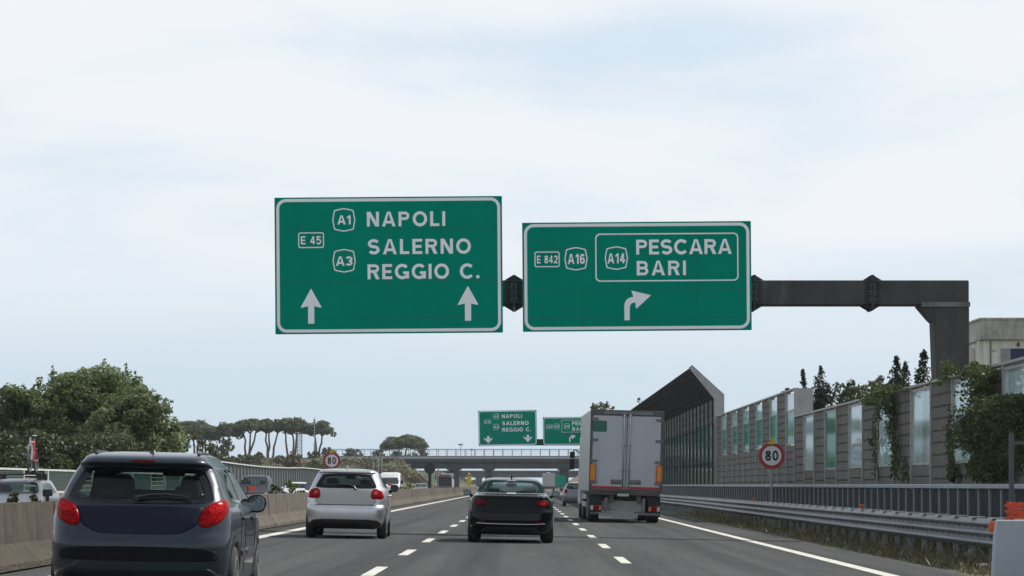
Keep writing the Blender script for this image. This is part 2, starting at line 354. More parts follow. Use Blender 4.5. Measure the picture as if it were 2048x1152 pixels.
def make_sign(label, px, group, loc, arrows, kind):
    """px: panel box in photo px of the first gantry, local metres about its centre"""
    x0, x1, y0, y1 = px; cx, cy = (x0 + x1) / 2, (y0 + y1) / 2
    lx = lambda p: (p - cx) / S
    lz = lambda p: (cy - p) / S
    root = thing('overhead_road_sign', label, 'road sign', loc, group)
    root.rotation_euler = (0, R(-.45), 0)
    W, H = (x1 - x0) / S, (y1 - y0) / S
    pb = MB(); pb.box(-W / 2, W / 2, 0, .09, -H / 2, H / 2); pb.build('sign_panel', green, root, bev=.012)
    sm = MB()                                             # joints of the extruded planks
    for z in (.26, -.12, -.38): sm.box(-W / 2 + .02, W / 2 - .02, -.0015, 0, z * H - .006, z * H + .006)
    for x in (0,) if kind == 1 else (-.24, .03, .26): sm.box(x * W - .005, x * W + .005, -.0025, -.001, -H / 2 + .02, H / 2 - .02)
    sm.build('panel_joint', mat('joint_green', (.003, .09, .06), .6), root)
    bb = MB(); ring(bb, rrect(lx(x0 + 3.6), lx(x1 - 3.6), lz(y1 - 3), lz(y0 + 3), .24), rrect(lx(x0 + 9.5), lx(x1 - 9.5), lz(y1 - 9), lz(y0 + 9), .17), -.004, .002)
    bb.build('border', signwhite, root)
    brk = MB()
    for x in (-.36, -.12, .12, .36): brk.box(x * W - .05, x * W + .05, .09, .22, -H * .46, H * .46)
    brk.build('bracket', galv, root)
    if kind == 1:
        T = [('NAPOLI', 735.3, 891.6, 424.8, 454.2), ('SALERNO', 736.6, 942.3, 479.6, 509.6), ('REGGIO C.', 735.8, 959.3, 529.4, 559.4)]
        SH = [('A1', 689.3, 440.5, 46.2, 47, 676.5, 703, 431.5, 449.5), ('A3', 689.3, 522, 46.2, 47, 673, 706, 513.2, 532)]
        BX = [('E 45', 598, 649.4, 465, 496, 603.5, 643.8, 472.6, 488.6)]
    else:
        T = [('PESCARA', 1272.2, 1462.7, 480.6, 510.4), ('BARI', 1273, 1371, 523, 552)]
        SH = [('A16', 1152, 517.8, 46.5, 46.5, 1135.6, 1169.8, 508, 528.2), ('A14', 1232.5, 517, 46.5, 47, 1214.8, 1250, 507.5, 527.5)]
        BX = [('E 842', 1069.3, 1119.4, 503, 534, 1074.2, 1115.5, 511, 526.5)]
        ib = MB(); ring(ib, rrect(lx(1190.5), lx(1476), lz(564), lz(468), .12), rrect(lx(1193), lx(1473.5), lz(561.5), lz(470.5), .095), -.004, .001)
        ib.build('inner_border', signwhite, root)
    for t, a, b, c, d in T: text_obj('lettering', t, lx(a), lx(b), lz(d), lz(c), -.005, signwhite, root, .20)
    for t, a, c, ww, hh, ta, tb, tcc, td in SH:
        s = MB(); ring(s, shield(lx(a), lz(c), ww / S, hh / S), shield(lx(a), lz(c), ww / S, hh / S, .905), -.004, .001); so_ = s.build('route_shield', signwhite, root)
        text_obj('route_number', t, lx(ta), lx(tb), lz(td), lz(tcc), -.005, signwhite, so_, .21)
    for t, a, b, c, d, ta, tb, tcc, td in BX:
        s = MB(); ring(s, rrect(lx(a), lx(b), lz(d), lz(c), .05), rrect(lx(a + 2), lx(b - 2), lz(d - 2), lz(c + 2), .03), -.004, .001); so_ = s.build('route_plate', signwhite, root)
        text_obj('route_number', t, lx(ta), lx(tb), lz(td), lz(tcc), -.005, signwhite, so_, .18)
    for a in arrows:
        m_ = MB()
        if a[0] == 'up':
            px_, t, bt = a[1:]
            P = [(px_, t), (px_ + 20.6, t + 37), (px_ + 19.5, t + 38.2), (px_ + 6.2, t + 35.2), (px_ + 6.2, bt), (px_ - 6.2, bt), (px_ - 6.2, t + 35.2), (px_ - 19.5, t + 38.2), (px_ - 20.6, t + 37)]
        elif a[0] == 'down':
            px_, t, bt = a[1:]
            P = [(px_, bt), (px_ - 36, bt - 42), (px_ - 32, bt - 44), (px_ - 10, bt - 34), (px_ - 10, t), (px_ + 10, t), (px_ + 10, bt - 34), (px_ + 32, bt - 44), (px_ + 36, bt - 42)]
        else:
            k = 1 / 3.938; o_ = (1000, 430)
            P = [(975, 832), (975, 712), (983, 685), (1000, 665), (1022, 653), (1048, 648), (1031, 601), (1034, 599), (1182, 636), (1182, 640), (1071, 741), (1067, 740), (1062, 693), (1040, 696), (1025, 707), (1018, 724), (1017, 832)]
            P = [(o_[0] + q[0] * k, o_[1] + q[1] * k) for q in P]
        m_.prism([(lx(p[0]), lz(p[1])) for p in P], -.0045, .001)
        m_.build('arrow', signwhite, root)
    return root
GD, GD2 = 75.0, 292.0
P1, P2 = (551, 1005, 395, 667.5), (1045, 1501.5, 445, 662.5)
def csign(px, d): 
    c = wp((px[0] + px[1]) / 2, (px[2] + px[3]) / 2, GD); return c
def off(c, dx, dz, d): return (c.x + dx, d, c.z + dz)
c1, c2 = csign(P1, GD), csign(P2, GD)
make_sign('large green sign reading NAPOLI SALERNO REGGIO C. with two up arrows, on near gantry', P1, 'overhead motorway signs', (c1.x, GD - .2, c1.z), [('up', 622.8, 577, 647), ('up', 935.6, 574, 643.5)], 1)
make_sign('green PESCARA BARI sign with bent right arrow, in full view on the near gantry', P2, 'overhead motorway signs', (c2.x, GD - .2, c2.z), [('bend',)], 2)
f1 = wp((956 + 1074.5) / 2, 856, GD2); f2 = wp(1086 + 58.5, 862, GD2)
a_ = make_sign('distant NAPOLI SALERNO REGGIO C. sign with down arrows, above the overpass railing', P1, 'overhead motorway signs', (f1.x, GD2 - .2, f1.z), [('down', 626, 592, 650), ('down', 934, 588, 646)], 1)
b_ = make_sign('distant green sign half hidden behind the white lorry', P2, 'overhead motorway signs', (f2.x, GD2 - .2, f2.z), [('bend',)], 2)
a_.rotation_euler.y = R(-1.0); b_.rotation_euler.y = R(-.6)
def gantry(label, d, xr, xpost, xl, zt, zb, flanges, dy, group):
    root = thing('sign_gantry', label, 'gantry', (xpost + (xr - xpost) / 2, d, gz(8) - .2), group)
    ox, oz = root.location.x, root.location.z
    bm_ = MB(); bm_.box(xl - ox, xr - ox, .25, 1.05, zb - oz, zt - oz); bm_.build('beam', darksteel, root, bev=.03)
    p = MB(); zt2 = zb - oz - .03
    v = []
    for z, a in ((0, xpost + .22), (zt2, xpost)): v += [(a - ox, .2, z), (xr - ox, .2, z), (xr - ox, 1.1, z), (a - ox, 1.1, z)]
    p.add(v, [(3, 2, 1, 0), (4, 5, 6, 7), (0, 1, 5, 4), (1, 2, 6, 5), (2, 3, 7, 6), (3, 0, 4, 7)]); p.build('post', darksteel, root, bev=.03)
    h = MB(); h.prism([(xpost - .36 - ox, zt2 + .02), (xpost - ox - .003, zt2 + .02), (xpost + .02 - ox, zt2 - .4), (xpost - ox - .06, zt2 - .33)], .22, 1.08); h.build('haunch', darksteel, root)
    c = MB(); c.box(xpost - .3 - ox, xr - ox + .02, .17, .2, zt2 - .02, zt2 + .1); c.build('weld_collar', mat('pale_weld', (.2, .19, .18), .8, (.1, .1, .1), 2), root)
    for fx in flanges:
        f = MB(); x = fx - ox; zc = (zt + zb) / 2 - oz; hh = (zt - zb) / 2
        f.box(x - .035, x - .003, .16, 1.14, zc - hh - .13, zc + hh + .13); f.box(x + .003, x + .035, .16, 1.14, zc - hh - .13, zc + hh + .13)
        for k in range(7):                                  # stiffener gussets
            z = zc - hh + .04 + (2 * hh - .08) * k / 6
            for sgn in (-1, 1): f.prism([(x + sgn * .035, .14), (x + sgn * .22, .248), (x + sgn * .035, .248)], z - .01, z + .01, 'z')
        for sg2 in (-1, 1):
            for yy in (.3, .5, .7, .95):
                zz = zc + sg2 * hh
                for sgn in (-1, 1): f.prism([(x + sgn * .036, zz + sg2 * .002), (x + sgn * .24, zz + sg2 * .002), (x + sgn * .036, zz + sg2 * .125)], yy - .012, yy + .012)
            f.box(x - .045, x + .045, .155, .165, zc + sg2 * hh - .02, zc + sg2 * hh + .11)
        f.build('flange', flange_m, root)
        bo = MB()
        for k in range(8):
            z = zc - hh + .1 + (2 * hh - .2) * k / 7
            for sgn in (-1, 1): bo.tube((x + sgn * .035, .19, z), (x + sgn * .075, .19, z), .018, n=6)
        bo.build('bolts', galv, root)
    return root
zt, zb = wz(559, GD), wz(608.5, GD)
gantry('dark steel cantilever gantry carrying the two large signs, post behind the noise barrier', GD, wx(1941, GD), wx(1869, GD), wx(620, GD), zt, zb, [wx(1028, GD), wx(1510, GD), wx(1747, GD)], 0, 'sign gantries')
gantry('far dark gantry beam between the two distant green signs', GD2, wx(1941, GD), wx(1869, GD), wx(970, GD2), wz(878, GD2), wz(864, GD2) - 1.3, [], 0, 'sign gantries')

# ================================================================== noise barrier on the right
louvre = mat('louvre_panel', (.150, .138, .119), .85, (.108, .099, .085), 1.5, (1, .5, .3), detail=7, col3=(.10, .09, .075), scale3=.8, stretch3=(1, 3, .3), lo3=.55, hi3=.75)
steelp = mat('barrier_post', (.40, .39, .37), .55, (.33, .32, .31), 2, metal=.3)
teal = glassmat('teal_glazing', (.32, .55, .50), (.20, .36, .33), .34, .04, .45, True)
clearg = glassmat('clear_glazing', (.80, .90, .93), (.66, .78, .82), .40, .05, .8, True)
backlit_steel = mat('backlit_barrier_steel', (.055, .065, .066), .7, (.04, .05, .05), 2)  # darker copy of the post steel, backlit shade put into its colour
tealfar = glassmat('pale_teal_glazing', (.42, .52, .50), (.30, .36, .35), .32, .05, .5, True)
BX, BS, B0 = 10.1, 3.75, 70.46
def louvre_mb(mb, y0, y1, z0, z1, x=BX - .045, pitch=.29, t=.10):
    n = max(1, round((z1 - z0) / pitch)); h = (z1 - z0) / n
    prof = [(x + t, z0)]
    for k in range(n):
        z = z0 + k * h
        prof += [(x + .035, z + .002), (x, z + .05), (x + .012, z + h - .03), (x + .035, z + h - .002)]
    prof += [(x + t, z1)]
    mb.prism(prof, y0, y1)
def pane(parent, y0, y1, z0, z1, m, frame=True, x=BX - .036):
    g = MB(); g.box(x, x + .018, y0 + .03, y1 - .03, z0 + .03, z1 - .03); g.build('glass_pane', m, parent)
    if frame:
        f = MB(); f.box(x - .01, x + .05, y0, y1, z0 - .03, z0 + .03); f.box(x - .01, x + .05, y0, y1, z1 - .03, z1 + .03); f.build('frame', steelp, parent)
bays = []
A = thing('noise_barrier', 'low near stretch of noise barrier, alternating clear panes and ribbed panels, vines on it', 'noise barrier', (0, 0, 0), 'noise barrier stretches')
B = thing('noise_barrier', 'middle stretch of noise barrier, taller, teal panes over ribbed panels behind the 80 sign', 'noise barrier', (0, 0, 0), 'noise barrier stretches')
Cc = thing('noise_barrier', 'far stretch of noise barrier with dark canopy leaning over the road beside the lorry', 'noise barrier', (0, 0, 0), 'noise barrier stretches')
zA, zBt, zC = 3.76, 4.80, 5.85
pm = lambda y, z0, z1, par, w_=.055: MB().box(BX - (.115 if par is Cc else .085), BX + .13, y - w_, y + w_, z0, z1).build('post', steelp, par)
for k in range(-5, 11):                                   # stretch A
    y0, y1 = B0 + BS * k, B0 + BS * (k + 1)
    pm(y0, -.3, zA + (.05 if k == -1 else 0), A)
    if k % 2 == 0: m_ = MB(); louvre_mb(m_, y0 + .06, y1 - .06, .2, zA - .05); m_.build('ribbed_panel', louvre, A)
    else:
        zg = 1.78
        m_ = MB(); louvre_mb(m_, y0 + .06, y1 - .06, .2, zg - .04); m_.build('ribbed_panel', louvre, A)
        pane(A, y0 + .06, y1 - .06, zg, zA - .09, teal if k in (7,) else clearg)
MB().box(BX - .09, BX + .12, B0 - 5 * BS, B0 + 11 * BS, zA, zA + .06).build('top_cap', steelp, A)
yB = B0 + 11 * BS
for i in range(12):                                       # stretch B
    y0, y1 = yB + BS * i, yB + BS * (i + 1)
    pm(y0, -.3, zBt if i else zBt, B)
    if i % 2 == 0:
        m_ = MB(); louvre_mb(m_, y0 + .06, y1 - .06, .2, 2.74); m_.build('ribbed_panel', louvre, B); pane(B, y0 + .06, y1 - .06, 2.8, 4.05, teal); pane(B, y0 + .06, y1 - .06, 4.06, zBt - .08, clearg, False)  # glazing split by tint: bright sky in the glass painted as a pale top
    else: m_ = MB(); louvre_mb(m_, y0 + .06, y1 - .06, .2, zBt - .05); m_.build('ribbed_panel', louvre, B)
MB().box(BX - .09, BX + .12, yB, yB + 12 * BS, zBt, zBt + .06).build('top_cap', steelp, B)
MB().box(BX + .14, BX + .62, yB - .06, yB + .04, zA + .07, zBt + .05).build('end_panel', steelp, B)
yC = yB + 12 * BS; nC = 56; yE = yC + nC * BS
tipx, tipz = BX - 1.5, 7.35
canopy_m = mat('canopy_panel', (.05, .048, .045), .9, (.036, .035, .033), 1.2, detail=6)
for i in range(nC):
    y0, y1 = yC + BS * i, yC + BS * (i + 1)
    pm(y0, -.3, zC, Cc, .075).data.materials[0] = backlit_steel
    gp_ = MB(); gp_.box(BX - .036, BX - .018, y0 + .08, y1 - .08, 1.24, 4.45)
    gp_.build('glass_pane', tealfar, Cc)
for z in (2.38, 4.45): MB().box(BX - .03, BX + .1, yC + .08, yE, z, z + .08).build('transom', backlit_steel, Cc)
m_ = MB(); louvre_mb(m_, yC + .08, yE, 4.55, zC - .02, pitch=.45); m_.build('ribbed_panel', louvre, Cc)
m_ = MB(); louvre_mb(m_, yC + .08, yE, .0, 1.2); m_.build('ribbed_panel', louvre, Cc)
cn = MB(); cn.prism([(BX - .05, zC), (BX + .14, zC), (tipx + .15, tipz + .1), (tipx, tipz)], yC, yE); cn.build('canopy', canopy_m, Cc)
cr_ = MB()                                                # ribs on the underside of the canopy: purlins and rafters
for i in range(nC * 2):
    y = yC + BS * .5 * i + .1
    cr_.prism([(BX - .05, zC - .01), (tipx, tipz - .01), (tipx - .03, tipz - .05), (BX - .08, zC - .05)], y - .03, y + .03)
for k in (2, 4, 6):
    u = k / 8; x = BX - .07 + (tipx - BX + .03) * u; z = zC - .02 + (tipz - zC) * u
    cr_.box(x - .015, x + .015, yC + .2, yE, z - .012, z + .02)
cr_.build('canopy_ribs', mat('canopy_rib', (.055, .053, .05), .9), Cc)
en = MB(); en.prism([(BX - .22, -.2), (BX + .30, -.2), (BX + .30, zC + .12), (tipx + .12, tipz + .16), (tipx - .05, tipz + .02), (BX - .22, zC - .12)], yC - .16, yC - .02); en.build('end_frame', steelp, Cc)

# slat parapet fence in front of the noise barrier
FX = 9.55
fm = mat('parapet_slat', (.038, .045, .051), .75, (.028, .034, .039), .9, (1, 1, .2), detail=6, spec=.1, col3=(.03, .034, .037), scale3=.4, stretch3=(1, 1, 2), lo3=.5, hi3=.6)
fr_ = thing('parapet_fence', 'grey metal parapet fence of upright slats along the foot of the noise barrier', 'fence', (0, 0, 0))
ysl = [36 + 1.5 * k for k in range(216)]
repeat('slat_panel', MB().box(FX, FX + .03, .18, 1.42, -.35, 1.14), fm, fr_, ysl)
repeat('slat_post', MB().box(FX - .03, FX + .10, .02, .11, -.35, 1.15), galv, fr_, ysl)
repeat('top_rail', MB().box(FX - .06, FX + .14, .01, 5.99, 1.16, 1.26), galv, fr_, [36 + 6 * k for k in range(54)], bev=.015)

# triple wave guard rail
GX = 8.4; gzr = gz(GX) + .02
gr = thing('guard_rail', 'galvanised triple wave guard rail curving away along the right shoulder', 'guard rail', (0, 0, 0))
rail_m = mat('rail_steel', (.22, .232, .245), .5, (.18, .19, .20), 1.5, (1, .25, 1), metal=.35, detail=6, col3=(.14, .14, .14), scale3=.7, stretch3=(1, .3, 3), lo3=.55, hi3=.75)
prof = []
for k in range(25):
    u = k / 24; prof.append((GX - .05 + .045 * math.cos(u * 6 * math.pi), gzr + .26 + .52 * u))
def gxo(y): return .10 * math.sin(y * .045 + 1) * (1 if y < 200 else .3) + (.25 * max(0, (52 - y) / 12) ** 2)
v = []; f = []; ys = np.concatenate([np.arange(41.5, 120, 1.25), np.arange(120, 360, 4)])
n = len(prof)
for y in ys:
    for x, z in prof: v.append((x + gxo(y), y, z))
for j in range(len(ys) - 1):
    for i in range(n - 1): f.append((j * n + i, (j + 1) * n + i, (j + 1) * n + i + 1, j * n + i + 1))
o = mk('rail', v, f, rail_m, gr, True); so2 = o.modifiers.new('solid', 'SOLIDIFY'); so2.thickness = .006
sl = MB()
for y in np.arange(42, 130, .75):
    for z in (.43, .60): sl.box(GX - .102 + gxo(y), GX - .09 + gxo(y), y, y + .05, gzr + z, gzr + z + .05)
tag(sl.build('bolt_slot', mat('dark_hole', (.04, .04, .045), .8), gr), kind='stuff')
capm = (mat('bright_zinc', (.62, .62, .60), .5, (.5, .5, .5), 2, metal=.2))
for y in np.arange(42, 200, 2.25): MB().box(GX - .10 + gxo(y), GX + .16 + gxo(y), y, y + .45, gzr + .79, gzr + .805).build('spacer_cap', capm, gr)
for y in np.arange(43, 43 + 2.25 * 90, 2.25):
    MB().box(GX + .04 + gxo(y), GX + .14 + gxo(y), y, y + .06, gzr - .3, gzr + .78).build('post', galv, gr)
orange = mat('orange_reflector', (.85, .13, .02), .45, (.7, .1, .015), 4)
for (px, py, d, sx_, sz_, lab) in ((1508, 998, GX * F / 458, .09, .05, 'small orange reflector on the guard rail below the right 80 sign'), (1724, 1011.5, GX * F / 674, .09, .05, 'small orange reflector on guard rail under the vine covered panes'), (1991, 1052, 50.0, .20, .105, 'large orange reflector plate at guard rail end beside grey slab')):
    c = wp(px, py, d); q = MB(); q.box(-.01 - sx_ / 2, .01 + sx_ / 2, -.03, .03, -sz_, sz_ * .7); q.box(-.02, .02, .01, .04, -sz_ - .08, -sz_ + .01)
    o = q.build('rail_reflector', orange, bev=.01); o.location = c; tag(o, lab, 'reflector', 'orange rail reflectors')
# grey slab closing the rail, net roll, thin post
c = wp(1986, 1040, 40.0)
slab = MB(); slab.prism([(0.03, 1.0 - .25), (.06, 1.0), (2.2, .985), (2.2, -.35), (-.03, -.35)], 0, .22)
o = slab.build('barrier_end_block', mat('pale_slab', (.38, .41, .445), .75, (.34, .37, .40), 1.2, (1, 1, 2), bump=.05, col3=(.24, .25, .26), scale3=2.5, lo3=.6, hi3=.8), bev=.02)
o.location = (c.x, 40.0, c.z - 1.0); tag(o, 'pale grey slab closing the guard rail at the right edge of the road', 'barrier block')
ng = MB(); base = wp(2040, 1012, 42.5)
for k in range(11):
    z = -.2 + .022 * k + random.uniform(-.006, .006); ww = .17 + .04 * math.sin(k * 1.7)
    pts = [(ww * math.cos(a) * 1.1 + random.uniform(-.012, .012), .12 * math.sin(a), z + random.uniform(-.008, .008)) for a in np.linspace(0, 6.283, 15)]
    ng.path(pts, [.007 + random.random() * .004] * 15, 4)
for a in np.linspace(0, 6.283, 17)[:-1]:
    ng.path([(.18 * math.cos(a + .3 * t_), .12 * math.sin(a + .3 * t_), -.2 + .24 * t_ ) for t_ in (0, .3, .6, 1)], [.006] * 4, 4)
o = ng.build('orange_safety_net', mat('net_orange', (.75, .10, .025), .6, (.55, .07, .02), 6)); o.location = (base.x, 42.5, base.z + .02); tag(o, 'rolled orange safety net on top of the grey slab', 'safety net')
pl = thing('thin_post', 'thin grey steel post with side arm standing in front of the vines', 'post', (wx(2023, 45), 45, -.2))
dpole = mat('shaded_pole', (.09, .092, .097), .75, (.07, .072, .075), 3); MB().box(-.035, .035, -.035, .035, 0, wz(866, 45) + .2).build('upright', dpole, pl); MB().box(.036, .5, -.02, .02, wz(889, 45) + .2, wz(882, 45) + .2).build('side_arm', dpole, pl)  # steel colour darkened to stand for the shade on this pole

# ================================================================== jersey barrier in the median
jm = mat('jersey_concrete', (.15, .126, .097), .95, (.085, .07, .054), 2.6, (1, 1.0, .55), detail=10, bump=.5, bscale=14, col3=(.042, .036, .028), scale3=2.2, stretch3=(1, 2.0, .35), lo3=.44, hi3=.7)
speckle(jm, .3, 26)
jdirty = mat('jersey_concrete_sooty', (.066, .051, .036), .95, (.034, .026, .018), 2.6, (1, 1.0, .5), detail=10, bump=.5, bscale=14, col3=(.095, .08, .06), scale3=1.9, stretch3=(1, 2.0, .4), lo3=.55, hi3=.75)
speckle(jdirty, .35, 22)
JX = -6.95; JZ = .13
jp = [(-.30, 0), (.30, 0), (.30, .08), (.11, .33), (.075, .87), (-.075, .87), (-.11, .33), (-.30, .08)]
def jersey(L=6.0):
    m_ = MB(); nseg = 24
    prev = None
    v = []; f = []; n = len(jp)
    prof2 = []
    for i in range(n):                                     # refine profile so wear can dent it
        a, b = jp[i], jp[(i + 1) % n]
        for t_ in range(4): prof2.append((a[0] + (b[0] - a[0]) * t_ / 4, a[1] + (b[1] - a[1]) * t_ / 4))
    n = len(prof2)
    for j in range(nseg + 1):
        for x, z in prof2: v.append((x + random.uniform(-.006, .006), L * j / nseg, z + (random.uniform(-.006, .006) if z > .8 else 0)))
    for j in range(nseg):
        for i in range(n): f.append((j * n + i, j * n + (i + 1) % n, (j + 1) * n + (i + 1) % n, (j + 1) * n + i))
    f.append(list(range(n))[::-1]); f.append([nseg * n + i for i in range(n)])
    me = bpy.data.meshes.new('concrete_barrier'); me.from_pydata(v, [], f); me.materials.append(jm); return me
jme = [jersey(), jersey(), jersey()]; jmd = [q.copy() for q in jme]
for q in jmd: q.materials[0] = jdirty
k = 0; y = 31.6
names = {0: 'streaked concrete barrier block filling the left edge of the picture', 1: 'stained concrete barrier block behind the dark blue hatchback', }
joint_y = F * 7 / 530
while y < 420:
    o = bpy.data.objects.new('concrete_barrier', jmd[k % 3] if y < 66 else jme[k % 3]); COL.objects.link(o); o.location = (JX + .02 * math.sin(k), y, JZ)
    px_ = VX + F * JX / y
    lab = names.get(k)
    if lab is None:
        if y < 70: lab = 'brown stained concrete barrier block passing behind the dark blue hatchback'
        elif y < 88: lab = 'concrete barrier block right of the dark hatchback mirror, orange marker at its end'
        elif y < 112: lab = 'concrete barrier block in the row running behind the silver hatchback'
        elif y < 200: lab = 'concrete barrier block in the row to the right of the silver hatchback'
        else: lab = 'far concrete barrier block in the row left of the black saloon'
    tag(o, lab, 'concrete barrier', 'concrete median barrier blocks'); y += 6.04; k += 1

# ================================================================== overpass
conc_d = mat('bridge_concrete', (.085, .085, .09), .9, (.06, .06, .066), .25, (1, 1, .4), detail=7, col3=(.10, .10, .105), scale3=.12, stretch3=(2, 1, .3), lo3=.5, hi3=.7)
girder = mat('girder_grey', (.07, .082, .09), .85, (.052, .062, .068), .2)
def overpass(label, d, xl, xr, zd, zg, piers, rail, name='road_overpass'):
    root = thing(name, label, 'bridge', (0, d, 0), 'road overpasses')
    dk = MB(); dk.box(xl, xr, 0, 13, zd - .75, zd); dk.build('deck', conc_d, root)
    g = MB()
    for yy in (.7, 4, 8, 11.6): g.box(xl, xr, yy, yy + .7, zg, zd - .752)
    x = xl + 2
    while x < xr: g.box(x, x + .25, .55, .698, zg + .1, zd - .76); x += 7.5
    g.build('girder', girder, root)
    for px_, wd in piers:
        m_ = MB(); m_.box(px_ - wd / 2, px_ + wd / 2, 1.2, 2.6, -.4, zg - .35); m_.box(px_ - wd / 2, px_ + wd / 2, 9.2, 10.6, -.4, zg - .35); m_.box(px_ - wd / 2 - .5, px_ + wd / 2 + .5, .6, 12.2, zg - .35, zg - .003); m_.build('pier', conc_d, root)
    if rail:
        r = MB(); z1 = zd + 2.15
        x = xl
        while x < xr: r.box(x - .06, x + .06, .05, .17, zd, z1); x += 2.2
        for z, h in ((z1 - .04, .1), (zd + 1.05, .06), (zd + .45, .16), (zd + 1.6, .05)): r.box(xl, xr, .06, .16, z, z + h)
        r.build('railing', mat('railing_grey', (.19, .19, .20), .6), root)
        r = MB(); x = xl
        while x < xr: r.box(x - .06, x + .06, 12.8, 12.92, zd, z1); x += 2.2
        for z, h in ((z1 - .04, .1), (zd + .45, .3)): r.box(xl, xr, 12.81, 12.91, z, z + h)
        r.build('railing', mat('railing_grey', (.19, .19, .20), .6), root)
        gs = MB(); gs.box(xl, xr, -.12, -.02, zd - .05, zd + .42); gs.build('guard_strip', mat('zinc_far', (.42, .42, .42), .6), root)
    return root
overpass('near road overpass with tall pale railing crossing behind the distant green signs', BD, -47, 32, wz(917, BD), wz(937, BD), [(wx(907, BD), 2.2), (wx(977, BD), 1.7), (9.2, 2.0)], True)
overpass('farther low overpass seen beneath the railed overpass', 1300.0, -60, 60, wz(941, 1300), wz(955, 1300), [(wx(1022, 1300), 2.5), (-20, 2.5), (14, 2.5)], False)
# ================================================================== cars
def pchip(xs, ys):
    xs, ys = np.array(xs, float), np.array(ys, float); h = np.diff(xs); d = np.diff(ys) / h
    m = np.zeros(len(xs)); m[0], m[-1] = d[0], d[-1]
    for i in range(1, len(xs) - 1):
        if d[i - 1] * d[i] > 0:
            w1, w2 = 2 * h[i] + h[i - 1], h[i] + 2 * h[i - 1]; m[i] = (w1 + w2) / (w1 / d[i - 1] + w2 / d[i])
    def fn(x):
        i = int(min(max(np.searchsorted(xs, x) - 1, 0), len(xs) - 2)); t = min(max((x - xs[i]) / h[i], 0), 1)
        return float(ys[i] * (1 + 2 * t) * (1 - t) ** 2 + h[i] * m[i] * t * (1 - t) ** 2 + ys[i + 1] * t * t * (3 - 2 * t) + h[i] * m[i + 1] * t * t * (t - 1))
    return fn
def chaikin(p, n=2):
    for _ in range(n):
        q = []
        for i in range(len(p)):
            a, b = p[i], p[(i + 1) % len(p)]; q += [(a[0] * .75 + b[0] * .25, a[1] * .75 + b[1] * .25), (a[0] * .25 + b[0] * .75, a[1] * .25 + b[1] * .75)]
        p = q
    return p
def span(poly, z):
    xs = []
    for i in range(len(poly)):
        a, b = poly[i], poly[(i + 1) % len(poly)]
        if (a[1] <= z < b[1]) or (b[1] <= z < a[1]): xs.append(a[0] + (z - a[1]) / (b[1] - a[1]) * (b[0] - a[0]))
    return (min(xs), max(xs)) if len(xs) >= 2 else None
def inside(poly, x, z):
    s = span(poly, z); return s is not None and s[0] <= x <= s[1]
def scalep(poly, dx, dz=None):
    dz = dx if dz is None else dz
    xs = [p[0] for p in poly]; zs = [p[1] for p in poly]; cx, cz = (min(xs) + max(xs)) / 2, (min(zs) + max(zs)) / 2; hx, hz_ = (max(xs) - min(xs)) / 2, (max(zs) - min(zs)) / 2
    return [(cx + (p[0] - cx) * (hx - dx) / hx, cz + (p[1] - cz) * (hz_ - dz) / hz_) for p in poly]

